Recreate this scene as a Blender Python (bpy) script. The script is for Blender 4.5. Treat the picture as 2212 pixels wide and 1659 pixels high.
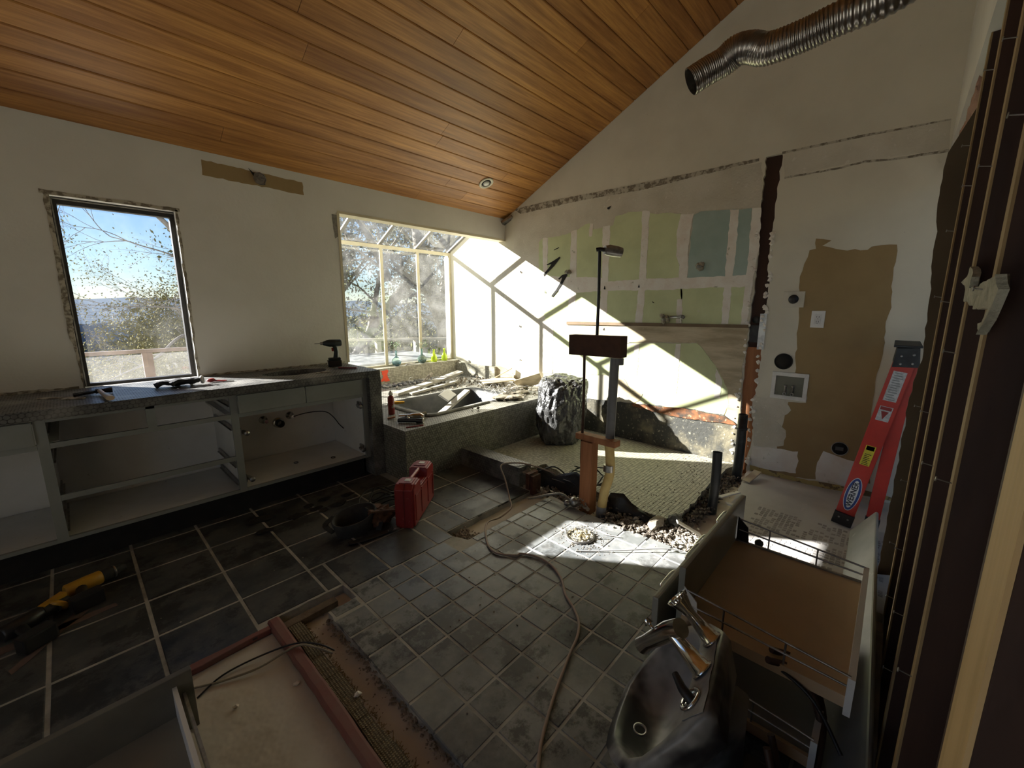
import bpy, bmesh, math, random
import numpy as np
from mathutils import Vector, Matrix, noise
for o in list(bpy.data.objects): bpy.data.objects.remove(o)
S = bpy.context.scene
C = S.collection
PI = math.pi
rnd = random.Random(7)
# ---------------- camera ----------------
EYE = Vector((0, 0, 1.38))
yaw, pitch = math.radians(42.89), math.radians(-10.45)
fw = Vector((math.cos(yaw)*math.cos(pitch), math.sin(yaw)*math.cos(pitch), math.sin(pitch)))
rt = Vector((math.sin(yaw), -math.cos(yaw), 0)); up = rt.cross(fw)
cam = bpy.data.cameras.new('camera'); camo = bpy.data.objects.new('camera', cam); C.objects.link(camo)
M = Matrix((rt, up, -fw)).transposed().to_4x4(); M.translation = EYE; camo.matrix_world = M
cam.sensor_width = 36; cam.lens = 889.15/2212*36; cam.clip_start = 0.02; cam.clip_end = 3000
S.camera = camo
# ---------------- sky, sun, exposure ----------------
w = bpy.data.worlds.new('sky'); S.world = w; w.use_nodes = True
nt = w.node_tree; bg = nt.nodes['Background']
sk = nt.nodes.new('ShaderNodeTexSky'); sk.sky_type = 'NISHITA'; sk.sun_disc = False
sk.sun_elevation = math.radians(24.7); sk.sun_rotation = math.radians(-33); sk.altitude = 200
sk.air_density = 1.0; sk.dust_density = .15; sk.ozone_density = 2.5
hs = nt.nodes.new('ShaderNodeMix'); hs.data_type = 'RGBA'; hs.blend_type = 'MULTIPLY'; hs.inputs[0].default_value = 1; hs.inputs[7].default_value = (.90, .98, 1.12, 1); nt.links.new(sk.outputs[0], hs.inputs[6]); nt.links.new(hs.outputs[2], bg.inputs[0]); bg.inputs[1].default_value = 0.022
sun = bpy.data.lights.new('sun', 'SUN'); suno = bpy.data.objects.new('sun', sun); C.objects.link(suno)
sun.energy = 5.4; sun.angle = math.radians(.55); sun.color = (1, .965, .91)
az, el = math.radians(-57), math.radians(24.7)
sd = Vector((math.cos(az)*math.cos(el), math.sin(az)*math.cos(el), -math.sin(el)))
suno.rotation_euler = sd.to_track_quat('-Z', 'Y').to_euler(); suno.location = (-3, 8, 5)
S.view_settings.view_transform = 'Standard'; S.view_settings.look = 'None'
S.view_settings.gamma = 1; S.view_settings.use_curve_mapping = False
S.view_settings.exposure = 2.55

# ---------------- node materials ----------------
MATS = {}
class N:
    def __init__(s, m): s.t = m.node_tree; s.n = s.t.nodes; s.l = s.t.links
    def new(s, t, **k):
        n = s.n.new(t)
        for a, b in k.items(): setattr(n, a, b)
        return n
    def set(s, sock, v):
        if hasattr(v, 'is_output') or hasattr(v, 'links'): s.l.new(v, sock)
        else: sock.default_value = v
    def math(s, op, a, b=0.0, c=None):
        n = s.new('ShaderNodeMath', operation=op); s.set(n.inputs[0], a); s.set(n.inputs[1], b)
        if c is not None: s.set(n.inputs[2], c)
        return n.outputs[0]
    def mix(s, f, a, b):
        n = s.new('ShaderNodeMix', data_type='RGBA'); s.set(n.inputs[0], f)
        s.set(n.inputs[6], a if not isinstance(a, tuple) else (*a[:3], 1)); s.set(n.inputs[7], b if not isinstance(b, tuple) else (*b[:3], 1))
        return n.outputs[2]
    def pos(s): return s.new('ShaderNodeNewGeometry').outputs['Position']
    def obj(s): return s.new('ShaderNodeTexCoord').outputs['Object']
    def noise(s, scale, vec=None, detail=4, rough=.6, stretch=None):
        if vec is None: vec = s.pos()
        if stretch:
            mp = s.new('ShaderNodeMapping'); s.l.new(vec, mp.inputs[0]); mp.inputs['Scale'].default_value = stretch; vec = mp.outputs[0]
        n = s.new('ShaderNodeTexNoise'); s.l.new(vec, n.inputs['Vector']); n.inputs['Scale'].default_value = scale
        n.inputs['Detail'].default_value = detail; n.inputs['Roughness'].default_value = rough
        return n.outputs[0]
    def ramp(s, f, lo, hi):
        n = s.new('ShaderNodeMapRange'); n.interpolation_type = 'SMOOTHSTEP'; s.set(n.inputs[0], f); n.inputs[1].default_value = lo; n.inputs[2].default_value = hi
        return n.outputs[0]
    def bump(s, h, st=.3, d=.01):
        b = s.new('ShaderNodeBump'); b.inputs['Strength'].default_value = st; b.inputs['Distance'].default_value = d; s.l.new(h, b.inputs['Height'])
        s.l.new(b.outputs[0], s.n['Principled BSDF'].inputs['Normal'])
def newmat(name):
    m = bpy.data.materials.new(name); m.use_nodes = True; MATS[name] = m
    return m, N(m), m.node_tree.nodes['Principled BSDF']
def pm(name, a, b=None, scale=8, rough=.6, metal=0, bump=0, bscale=None, lo=.35, hi=.7, stretch=None, bd=.01, spec=None, c=None, cs=40, cl=.55, ch=.62, tr=0, obj=False):
    """procedural material: colour a, patches of b, optional specks of c, bump"""
    if name in MATS: return MATS[name]
    m, n, p = newmat(name)
    b = b or tuple(x*.8 for x in a)
    vec = n.obj() if obj else n.pos()
    f = n.ramp(n.noise(scale, vec, stretch=stretch), lo, hi)
    col = n.mix(f, a, b)
    if c: col = n.mix(n.ramp(n.noise(cs, vec, detail=5), cl, ch), col, c)
    n.l.new(col, p.inputs['Base Color'])
    p.inputs['Roughness'].default_value = rough; p.inputs['Metallic'].default_value = metal
    if spec is not None: p.inputs['Specular IOR Level'].default_value = spec
    if tr: p.inputs['Transmission Weight'].default_value = tr
    if bump: n.bump(n.noise(bscale or scale*4, vec, stretch=stretch), bump, bd)
    return m
def penny(name, tile, grout, pitch, square=False, dust=(.5, .48, .43), dustamt=.3, rough=.35):
    """mosaic of small round / square tiles laid on any axis-aligned face (world coordinates)"""
    m, n, p = newmat(name)
    g = n.new('ShaderNodeNewGeometry')
    sp = n.new('ShaderNodeSeparateXYZ'); n.l.new(g.outputs['Position'], sp.inputs[0])
    sn = n.new('ShaderNodeSeparateXYZ'); n.l.new(g.outputs['True Normal'], sn.inputs[0])
    ax = n.math('GREATER_THAN', n.math('ABSOLUTE', sn.outputs[0]), .5); az_ = n.math('GREATER_THAN', n.math('ABSOLUTE', sn.outputs[2]), .5)
    def sel(f, a, b): return n.math('ADD', n.math('MULTIPLY', f, b), n.math('MULTIPLY', n.math('SUBTRACT', 1.0, f), a))
    u = sel(ax, sp.outputs[0], sp.outputs[1]); v = sel(az_, sp.outputs[2], sp.outputs[1])
    u = n.math('ADD', u, 10.0); v = n.math('ADD', v, 10.0)
    def cell(c, per, off): return n.math('SUBTRACT', n.math('MODULO', n.math('ADD', c, off), per), per/2)
    if square:
        a = n.math('ABSOLUTE', cell(u, pitch, 0)); b = n.math('ABSOLUTE', cell(v, pitch, 0)); d = n.math('DIVIDE', n.math('MAXIMUM', a, b), pitch/2)
        msk = n.ramp(d, .90, .80)
    else:
        py = pitch*1.732
        def dist(o1, o2):
            a = cell(u, pitch, o1); b = cell(v, py, o2)
            return n.math('SQRT', n.math('ADD', n.math('MULTIPLY', a, a), n.math('MULTIPLY', b, b)))
        d = n.math('DIVIDE', n.math('MINIMUM', dist(0, 0), dist(pitch/2, py/2)), pitch/2)
        msk = n.ramp(d, .98, .84)
    vr = n.noise(1.0/pitch*.9, detail=0)
    tcol = n.mix(n.ramp(vr, .35, .65), tile, tuple(x*.62 for x in tile))
    col = n.mix(msk, grout, tcol)
    col = n.mix(n.math('MULTIPLY', n.ramp(n.noise(5), .42, .75), dustamt), col, dust)
    n.l.new(col, p.inputs['Base Color'])
    n.l.new(n.mix(msk, (.9, .9, .9), (rough,)*3), p.inputs['Roughness'])
    n.bump(msk, .6, .002)
    return m
def glass(name, tint=(1, 1, 1), veil=.06, rough=0.0, refl=1.0):
    """thin clear glass with a dusty film"""
    m, n, p = newmat(name)
    out = n.n['Material Output']
    t = n.new('ShaderNodeBsdfTransparent'); t.inputs[0].default_value = (*tint, 1)
    g = n.new('ShaderNodeBsdfGlossy'); g.inputs['Roughness'].default_value = rough
    lw = n.new('ShaderNodeLayerWeight'); frf = n.math('MULTIPLY_ADD', n.math('POWER', lw.outputs['Facing'], 5.0), .9, .04)
    m1 = n.new('ShaderNodeMixShader'); n.l.new(n.math('MULTIPLY', frf, refl), m1.inputs[0]); n.l.new(t.outputs[0], m1.inputs[1]); n.l.new(g.outputs[0], m1.inputs[2])
    tl = n.new('ShaderNodeBsdfTranslucent'); tl.inputs[0].default_value = (.9, .9, .88, 1)
    m2 = n.new('ShaderNodeMixShader')
    f = n.math('MULTIPLY', n.ramp(n.noise(2.6, detail=7, rough=.7), .3, .8), veil); n.l.new(f, m2.inputs[0])
    n.l.new(m1.outputs[0], m2.inputs[1]); n.l.new(tl.outputs[0], m2.inputs[2]); n.l.new(m2.outputs[0], out.inputs[0])
    return m

# ---------------- mesh builder ----------------
class MB:
    def __init__(s): s.v = []; s.f = []; s.mi = []; s.cur = 0; s.sm = []
    def add(s, vs, fs, smooth=False):
        b = len(s.v); s.v += [tuple(x) for x in vs]; s.f += [tuple(i+b for i in f) for f in fs]
        s.mi += [s.cur]*len(fs); s.sm += [smooth]*len(fs); return s
    def box(s, x0, x1, y0, y1, z0, z1, M=None):
        vs = [Vector((x, y, z)) for x in (x0, x1) for y in (y0, y1) for z in (z0, z1)]
        if M: vs = [M @ v for v in vs]
        return s.add(vs, [(0, 1, 3, 2), (4, 6, 7, 5), (0, 4, 5, 1), (2, 3, 7, 6), (0, 2, 6, 4), (1, 5, 7, 3)])
    def bbox(s, x0, x1, y0, y1, z0, z1, b=.004, M=None):
        """box with chamfered edges"""
        bm = bmesh.new(); bmesh.ops.create_cube(bm, size=1)
        for v in bm.verts: v.co = Vector(((x0+x1)/2+v.co.x*(x1-x0), (y0+y1)/2+v.co.y*(y1-y0), (z0+z1)/2+v.co.z*(z1-z0)))
        bmesh.ops.bevel(bm, geom=list(bm.edges), offset=b, segments=2, affect='EDGES', profile=.7)
        return s.bm(bm, M)
    def bm(s, bm, M=None, smooth=False):
        bm.verts.index_update(); vs = [(M @ v.co) if M else v.co.copy() for v in bm.verts]; fs = [[v.index for v in f.verts] for f in bm.faces]; bm.free()
        return s.add(vs, fs, smooth)
    def bar(s, p0, p1, w, h, upv=(0, 0, 1)):
        p0, p1 = Vector(p0), Vector(p1); d = (p1-p0).normalized(); u = Vector(upv); r = d.cross(u).normalized(); u = r.cross(d)
        vs = [p+r*a*w/2+u*b*h/2 for p in (p0, p1) for a, b in ((-1, -1), (1, -1), (1, 1), (-1, 1))]
        return s.add(vs, [(3, 2, 1, 0), (4, 5, 6, 7), (0, 1, 5, 4), (1, 2, 6, 5), (2, 3, 7, 6), (3, 0, 4, 7)])
    def tube(s, pts, r, n=10, cap=True, smooth=True, ry=1):
        pts = [Vector(p) for p in pts]; k = len(pts); rs = r if isinstance(r, (list, tuple)) else [r]*k
        vs = []; prev = None
        for i, p in enumerate(pts):
            d = (pts[min(i+1, k-1)]-pts[max(i-1, 0)]).normalized()
            if prev is None:
                a = Vector((0, 0, 1)) if abs(d.z) < .9 else Vector((1, 0, 0)); x = d.cross(a).normalized()
            else:
                x = (prev-d*prev.dot(d)).normalized()
            prev = x; y = d.cross(x)
            for j in range(n):
                t = 2*PI*j/n; vs.append(p+x*math.cos(t)*rs[i]+y*math.sin(t)*rs[i]*ry)
        fs = [(i*n+j, i*n+(j+1) % n, (i+1)*n+(j+1) % n, (i+1)*n+j) for i in range(k-1) for j in range(n)]
        s.add(vs, fs, smooth)
        if cap:
            s.add([vs[j] for j in range(n)], [tuple(range(n))[::-1]]); s.add([vs[(k-1)*n+j] for j in range(n)], [tuple(range(n))])
        return s
    def lathe(s, prof, base=(0, 0, 0), axis=(0, 0, 1), n=24, smooth=True):
        """prof: (radius, height) list"""
        a = Vector(axis).normalized(); t = Vector((1, 0, 0)) if abs(a.x) < .9 else Vector((0, 1, 0)); x = a.cross(t).normalized(); y = a.cross(x); b = Vector(base)
        vs = [b+a*h+(x*math.cos(2*PI*j/n)+y*math.sin(2*PI*j/n))*r for r, h in prof for j in range(n)]
        fs = [(i*n+j, i*n+(j+1) % n, (i+1)*n+(j+1) % n, (i+1)*n+j) for i in range(len(prof)-1) for j in range(n)]
        return s.add(vs, fs, smooth)
    def sheet(s, poly, fn, t):
        """extrude polygon (2-D) : fn(a,b,k) maps to 3-D, k in 0..t"""
        k = len(poly); bm = bmesh.new()
        vs = [bm.verts.new(fn(a, b, 0)) for a, b in poly]; f = bm.faces.new(vs)
        r = bmesh.ops.extrude_face_region(bm, geom=[f]); nv = [v for v in r['geom'] if isinstance(v, bmesh.types.BMVert)]
        d = Vector(fn(poly[0][0], poly[0][1], t))-Vector(fn(poly[0][0], poly[0][1], 0))
        for v in nv: v.co += d
        bmesh.ops.triangulate(bm, faces=[f for f in bm.faces if len(f.verts) > 4]); bmesh.ops.recalc_face_normals(bm, faces=list(bm.faces))
        return s.bm(bm)
    def plate(s, outer, holes, z0, z1):
        """horizontal plate with holes"""
        bm = bmesh.new()
        for lp in [outer]+holes:
            vs = [bm.verts.new((a, b, z0)) for a, b in lp]
            for i in range(len(vs)): bm.edges.new((vs[i], vs[(i+1) % len(vs)]))
        bmesh.ops.triangle_fill(bm, edges=list(bm.edges), use_beauty=True)
        fs = list(bm.faces); r = bmesh.ops.extrude_face_region(bm, geom=fs)
        for v in r['geom']:
            if isinstance(v, bmesh.types.BMVert): v.co.z = z1
        bmesh.ops.recalc_face_normals(bm, faces=list(bm.faces))
        return s.bm(bm)
    def blob(s, c, r, sub=2, amp=.15, fr=3, sc=(1, 1, 1), M=None, seed=0, smooth=True):
        bm = bmesh.new(); bmesh.ops.create_icosphere(bm, subdivisions=sub, radius=1)
        for v in bm.verts:
            k = 1+amp*noise.noise(v.co*fr+Vector((seed*7.1, seed*3.3, 0)))*2
            v.co = Vector((v.co.x*sc[0], v.co.y*sc[1], v.co.z*sc[2]))*k*r
            if M: v.co = M @ v.co
            v.co += Vector(c)
        return s.bm(bm, None, smooth)
    def chunk(s, c, r, seed=None):
        q = rnd; vs = []
        for x, y, z in ((1, 0, 0), (-1, 0, 0), (0, 1, 0), (0, -1, 0), (0, 0, 1), (0, 0, -1)):
            k = r*q.uniform(.55, 1.25); vs.append(Vector(c)+Vector((x*k+q.uniform(-.3, .3)*r, y*k+q.uniform(-.3, .3)*r, z*k*.7)))
        return s.add(vs, [(0, 2, 4), (2, 1, 4), (1, 3, 4), (3, 0, 4), (2, 0, 5), (1, 2, 5), (3, 1, 5), (0, 3, 5)])
    def build(s, name, mats, parent=None, bevel=0):
        me = bpy.data.meshes.new(name); me.from_pydata(s.v, [], s.f)
        for m in (mats if isinstance(mats, (list, tuple)) else [mats]): me.materials.append(m)
        me.polygons.foreach_set('material_index', s.mi); me.polygons.foreach_set('use_smooth', s.sm); me.validate(); me.update()
        o = bpy.data.objects.new(name, me); C.objects.link(o)
        if parent:
            o.parent = parent; o.matrix_parent_inverse = Matrix.Translation(-parent.location)
        if bevel:
            b = o.modifiers.new('bevel', 'BEVEL'); b.width = bevel; b.segments = 2; b.limit_method = 'ANGLE'
        return o
def tag(o, label=None, cat=None, group=None, kind=None):
    if label: o['label'] = label
    if cat: o['category'] = cat
    if group: o['group'] = group
    if kind: o['kind'] = kind
    return o
def thing(name, label, cat, loc=(0, 0, 0), group=None):
    o = bpy.data.objects.new(name, None); C.objects.link(o); o.location = loc; o.empty_display_size = .05
    return tag(o, label, cat, group)
def struct(name, mb, m, parent=None):
    o = mb.build(name, m, parent)
    if not parent: o['kind'] = 'structure'
    return o
def rotz(a): return Matrix.Rotation(a, 4, 'Z')
def at(loc, rz=0, rx=0, ry=0, s=1): return Matrix.Translation(loc) @ Matrix.Rotation(rz, 4, 'Z') @ Matrix.Rotation(ry, 4, 'Y') @ Matrix.Rotation(rx, 4, 'X') @ Matrix.Scale(s, 4)
def xf(o, M):
    """bake a placement into a finished part's mesh"""
    o.data.transform(M); return o
def smooth_path(pts, k=6):
    pts = [Vector(p) for p in pts]; P = [pts[0]]+pts+[pts[-1]]; out = []
    for i in range(1, len(P)-2):
        a, b, c, d = P[i-1:i+3]
        for j in range(k):
            t = j/k; out.append(.5*((2*b)+(c-a)*t+(2*a-5*b+4*c-d)*t*t+(3*b-a-3*c+d)*t**3))
    out.append(pts[-1]); return out
def rag(poly, amp=.006, step=.03, skip=()):
    """ragged outline: subdivide edges and jitter"""
    q = random.Random(len(poly)*13+int(abs(poly[0][0])*1000)); out = []
    for i in range(len(poly)):
        a = poly[i]; b = poly[(i+1) % len(poly)]; L = math.hypot(b[0]-a[0], b[1]-a[1]); k = 1 if i in skip else max(1, int(L/step))
        for j in range(k):
            t = j/k; x = a[0]+(b[0]-a[0])*t; y = a[1]+(b[1]-a[1])*t
            if j: x += q.uniform(-amp, amp); y += q.uniform(-amp, amp)
            out.append((x, y))
    return out
def text_mesh(txt, size, depth, M, name, mat, parent):
    cu = bpy.data.curves.new(name, 'FONT'); cu.body = txt; cu.size = size; cu.extrude = depth; cu.align_x = 'CENTER'; cu.align_y = 'CENTER'; cu.offset = size*.02
    o = bpy.data.objects.new(name, cu); C.objects.link(o); bpy.context.view_layer.update()
    me = bpy.data.meshes.new_from_object(o.evaluated_get(bpy.context.evaluated_depsgraph_get())); bpy.data.objects.remove(o)
    me.transform(M); me.materials.clear(); me.materials.append(mat); o = bpy.data.objects.new(name, me); C.objects.link(o)
    o.parent = parent; o.matrix_parent_inverse = Matrix.Translation(-parent.location); return o
# ---------------- materials ----------------
m_plaster = pm('plaster', (.76, .745, .68), (.69, .67, .60), scale=1.3, rough=.85, bump=.35, bscale=38, bd=.004)
m_cream = pm('cream_trim', (.70, .64, .46), (.60, .54, .38), scale=4, rough=.5)
m_gable = pm('gable_paint', (.74, .70, .57), (.66, .62, .50), scale=1.6, rough=.85, bump=.25, bscale=30, bd=.004, c=(.33, .30, .24), cs=60, cl=.70, ch=.76)
m_gablelow = pm('stripped_wall', (.68, .64, .53), (.58, .54, .43), scale=3, rough=.85, bump=.3, bscale=60, c=(.72, .68, .58), cs=24, cl=.60, ch=.70)
m_green = pm('greenboard', (.66, .71, .42), (.58, .63, .36), scale=4, rough=.9, c=(.66, .68, .48), cs=30, cl=.62, ch=.75)
m_blue = pm('blueboard', (.40, .50, .45), (.34, .44, .39), scale=4, rough=.9, c=(.40, .46, .38), cs=30, cl=.62, ch=.75)
m_tape = pm('joint_compound', (.86, .83, .75), (.80, .73, .64), scale=9, rough=.9, bump=.3, bscale=50, c=(.46, .44, .33), cs=14, cl=.62, ch=.72)
m_ply = pm('old_plywood', (.62, .53, .37), (.38, .31, .20), scale=6, rough=.8, stretch=(1, .4, 2.2), bump=.3, c=(.60, .50, .35), cs=18, cl=.60, ch=.72)
m_kraft = pm('kraft_paper', (.36, .255, .12), (.31, .215, .10), scale=3, rough=.85)
m_memb = pm('tar_membrane', (.055, .055, .05), (.24, .21, .14), scale=5, rough=.6, lo=.45, hi=.75, bump=.5, bscale=22, c=(.40, .37, .28), cs=34, cl=.58, ch=.72)
m_dark = pm('dark_gap', (.012, .011, .01), (.02, .018, .015), rough=.9)
m_seam = pm('seam_dirt', (.20, .17, .125), (.52, .48, .38), scale=26, lo=.42, hi=.58, rough=.9)
m_plank, n, p = newmat('cedar_plank')
oi = n.new('ShaderNodeObjectInfo'); r_ = oi.outputs['Random']
g1 = n.noise(3.2, detail=6, rough=.65, stretch=(.35, 5, 5)); g2 = n.noise(26, detail=3, stretch=(.12, 3, 3))
c1 = n.mix(n.ramp(g1, .3, .72), (.60, .30, .085), (.34, .145, .038))
c2 = n.mix(r_, (1.1, 1.08, 1.0), (.76, .70, .62))
mx = n.new('ShaderNodeMix', data_type='RGBA', blend_type='MULTIPLY'); mx.inputs[0].default_value = 1; n.l.new(c1, mx.inputs[6]); n.l.new(c2, mx.inputs[7])
mx2 = n.new('ShaderNodeMix', data_type='RGBA', blend_type='MULTIPLY'); mx2.inputs[0].default_value = .55; n.l.new(mx.outputs[2], mx2.inputs[6]); n.l.new(n.mix(n.ramp(g2, .35, .65), (1, 1, 1), (.6, .52, .45)), mx2.inputs[7])
n.l.new(mx2.outputs[2], p.inputs['Base Color']); p.inputs['Roughness'].default_value = .45; n.bump(g2, .15, .003)
m_stud = pm('aged_stud_shaded', (.050, .019, .009), (.030, .011, .006), scale=5, rough=.7, stretch=(2, 2, .3), bump=.2)  # old wood, darkened so the wide stud faces read as shaded
m_studlit = pm('lit_stud_edge', (.36, .25, .12), (.24, .15, .06), scale=7, rough=.7, stretch=(2, 2, .3), bump=.2)  # fresher edge wood, with the light it catches put into the colour
m_fresh = pm('fresh_lumber', (.62, .43, .20), (.50, .33, .14), scale=6, rough=.65, stretch=(3, 3, .25), bump=.15)
m_redwood = pm('reddish_lumber', (.42, .18, .075), (.28, .11, .045), scale=6, rough=.7, stretch=(3, 3, .3), bump=.2)
m_grout = pm('grout', (.50, .49, .44), (.26, .25, .22), scale=5, rough=.9, bump=.3)
def slate(nm_, k_, d_):
    m_, n, p = newmat(nm_)
    a = n.ramp(n.noise(2.1, detail=7, rough=.7), .38, .70); b = n.ramp(n.noise(9, detail=6, rough=.7), .45, .72)
    oi = n.new('ShaderNodeObjectInfo')
    base = n.mix(oi.outputs['Random'], tuple(x*k_ for x in (.032, .037, .040)), tuple(x*k_ for x in (.058, .064, .066)))
    col = n.mix(n.math('MULTIPLY', a, .55), base, (.19*d_, .19*d_, .175*d_)); col = n.mix(n.math('MULTIPLY', b, .35), col, (.20, .185, .155))
    col = n.mix(n.math('MULTIPLY', n.ramp(n.noise(3.4, detail=7, rough=.75), .49, .58), .72), col, (.010, .011, .012))
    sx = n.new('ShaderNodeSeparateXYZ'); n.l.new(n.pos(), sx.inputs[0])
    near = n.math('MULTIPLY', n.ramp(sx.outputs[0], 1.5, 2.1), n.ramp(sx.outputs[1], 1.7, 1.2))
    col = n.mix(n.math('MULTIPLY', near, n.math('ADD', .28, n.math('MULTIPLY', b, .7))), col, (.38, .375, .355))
    n.l.new(col, p.inputs['Base Color'])
    n.l.new(n.mix(a, (.34,)*3, (.60,)*3), p.inputs['Roughness']); n.bump(n.noise(14, detail=5), .12, .004)
    return m_
m_tile = slate('dark_slate_tile', 1.0, 1.0); m_tile2 = slate('dusty_slate_tile', 2.8, 2.5)
m_sub = pm('dusty_subfloor', (.62, .54, .45), (.50, .43, .36), scale=2.5, rough=.95, bump=.35, bscale=14, bd=.006, c=(.60, .52, .44), cs=9, cl=.58, ch=.7)
m_paper = pm('dusty_floor_paper', (.64, .60, .53), (.54, .51, .45), scale=2, rough=.92, bump=.8, bscale=4, bd=.03, c=(.72, .68, .60), cs=6, cl=.55, ch=.75)
m_mud = pm('dry_mortar', (.33, .29, .22), (.17, .14, .105), scale=12, rough=.95, bump=.6, bscale=40, c=(.55, .52, .44), cs=30, cl=.55, ch=.66)
m_conc = pm('laundry_slab', (.56, .54, .50), (.46, .44, .41), scale=2, rough=.6, bump=.15, c=(.58, .53, .49), cs=11, cl=.60, ch=.72)
m_penny = penny('penny_mosaic', (.34, .33, .28), (.055, .052, .045), .0235)
m_penny2 = penny('dark_penny_mosaic', (.125, .125, .115), (.045, .043, .04), .0235, dustamt=.45)
m_pan = penny('pan_mosaic', (.52, .50, .40), (.20, .19, .155), .0265, square=True, dust=(.42, .40, .32), dustamt=.45, rough=.5)
m_sill = penny('sill_mosaic', (.50, .47, .36), (.22, .20, .15), .022, square=True, dust=(.6, .57, .46), dustamt=.3, rough=.5)
m_alu = pm('dark_bronze_frame', (.035, .032, .028), (.05, .045, .04), rough=.45, metal=.3)
m_aluL = pm('worn_aluminium', (.35, .34, .31), (.22, .21, .19), scale=30, rough=.5, metal=.6)
m_gh = pm('painted_mullion', (.50, .45, .31), (.42, .37, .25), rough=.5)
m_white = pm('white_melamine', (.74, .73, .70), (.66, .65, .61), scale=3, rough=.5, c=(.34, .31, .26), cs=22, cl=.66, ch=.76)
m_grey = pm('grey_laminate', (.25, .26, .24), (.21, .22, .20), scale=3, rough=.45)
m_chrome = pm('dusty_chrome', (.72, .71, .68), (.52, .50, .47), scale=14, rough=.2, metal=1)
m_steel = pm('dull_steel', (.42, .41, .39), (.25, .24, .22), scale=20, rough=.4, metal=.9)
m_black = pm('black_plastic', (.014, .014, .015), (.025, .024, .024), rough=.4)
m_abs = pm('black_pipe', (.018, .02, .022), (.045, .047, .046), scale=9, rough=.4, lo=.5)
m_red = pm('red_plastic', (.30, .022, .020), (.24, .02, .018), rough=.42, c=(.42, .16, .13), cs=26, cl=.62, ch=.78)
m_yel = pm('yellow_plastic', (.60, .33, .03), (.48, .25, .02), rough=.45)
m_glass1 = glass('window_glass', (.97, .98, 1), veil=.02)
m_glass2 = glass('bay_glass', (.96, .97, .96), veil=.045)

# ---------------- walls ----------------
WY, GX = 3.708, 3.865
wl = MB()
for x0, x1, z0, z1 in ((-1.9, .035, -.05, 2.6), (.035, .615, -.05, .885), (.035, .615, 2.03, 2.6), (.615, 1.75, -.05, 2.6), (1.75, GX, 2.215, 2.62)):
    wl.box(x0, x1, WY, WY+.12, z0, z1)
wl = struct('wall_left', wl, m_plaster)
h = MB(); h.box(1.75, GX, WY-.002, WY+.122, 2.195, 2.216); struct('header_trim', h, m_cream, wl)
h = MB(); h.box(1.742, 1.765, WY-.003, WY+.122, .885, 2.2); struct('jamb_trim', h, m_cream, wl)
def onW(k0): return lambda a, b, k: (a, WY-k0-k, b)
for nm, poly, m, t in (
    ('torn_edge', [(.012, 2.055), (.036, 2.05), (.036, .885), (.028, .885), (.024, 1.1), (.006, 1.25), (.012, 1.5), (.016, 1.8)], m_seam, .002),
    ('torn_edge', [(0, 2.055), (.64, 2.05), (.64, 2.03), (.0, 2.032)], m_seam, .003),
    ('torn_edge', [(.615, 2.04), (.628, 2.04), (.632, 1.4), (.624, 1.1), (.632, .885), (.615, .885)], m_seam, .003),
    ('bare_paper_strip', [(0.801,2.4),(1.474,2.389),(1.479,2.292),(1.26,2.296),(0.797,2.299)], m_kraft, .0015),
    ('counter_caulk', [(-1.9, .90), (.01, .90), (.01, .885), (-1.9, .885)], m_seam, .004),
    ('counter_caulk', [(.63, .897), (1.72, .897), (1.72, .885), (.63, .885)], m_seam, .004)):
    q = MB(); q.sheet(rag(poly, .004, .03), onW(0), t); q.build(nm, m, wl)
q = MB(); q.sheet(rag([(1.70, 2.18), (1.742, 2.18), (1.742, 2.0), (1.715, 1.98), (1.705, 2.1)], .003, .02), onW(0), .002); q.build('corner_bead', m_aluL, wl)
# bay: side wall, sill wall
b = MB(); b.box(1.66, 1.742, 3.828, 4.93, -.4, .636); b.sheet([(3.828, .636), (4.13, .636), (4.13, 2.47), (3.828, 2.62)], lambda a, b_, k: (1.742-k, a, b_), .08); struct('wall_bay_side', b, m_plaster)  # unseen side wall; solid strip by the opening sized to cut the sun
b = MB(); b.box(1.742, GX, 4.65, 4.93, -.4, .62); b.box(1.742, GX, 4.645, 4.93, .62, .636); b.box(GX-.05, GX, 3.86, 4.645, .38, .61)
struct('wall_bay_front', b, m_sill)
# gable wall, three sheets around the open stud cavity
L = [(0.895,1.767),(0.893,1.633),(0.897,1.468),(0.904,1.283),(0.9,1.158),(0.906,0.999),(0.902,0.797),(0.901,0.591),(0.904,0.457)]
Rr = [(0.817,1.717),(0.79,1.577),(0.794,1.316),(0.81,1.201),(0.798,1.007),(0.794,0.889),(0.8,0.769),(0.809,0.646),(0.79,0.478)]
L = [(.907, 2.53), (.915, 2.0)]+L+[(.925, .02), (.925, -.4)]
Rr = [(.800, 2.53), (.81, 2.0)]+Rr+[(.815, .02), (.815, -.4)]
def onG(k0): return lambda a, b, k: (GX-k0-k, a, b)
back = lambda a, b, k: (GX+k, a, b)
g = MB()
g.sheet(rag([(4.93, -.4), (4.93, 2.10), (3.85, 2.62), (3.6, 2.53)]+L, .007, .03, skip=(0, 1, 2, 3, len(L)+3)), back, .12)
g.sheet(rag([(-1.3, 2.53), (-1.3, -.4)]+Rr[::-1], .007, .03, skip=(0, 1, len(Rr)+1)), back, .12)
g.sheet([(-1.3, 2.53), (-1.3, 5.0), (3.86, 2.53+.09)]+[(3.6, 2.53)], back, .12)
gb = struct('wall_back', g, m_gable)
q = MB(); q.box(GX+.03, GX+.07, .77, .95, 1.06, 2.54); q.build('cavity_stud', m_stud, gb)
q = MB(); q.box(GX+.015, GX+.07, .77, .95, -.4, 1.06); q.build('cavity_stud', m_redwood, gb)
G1 = None
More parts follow.
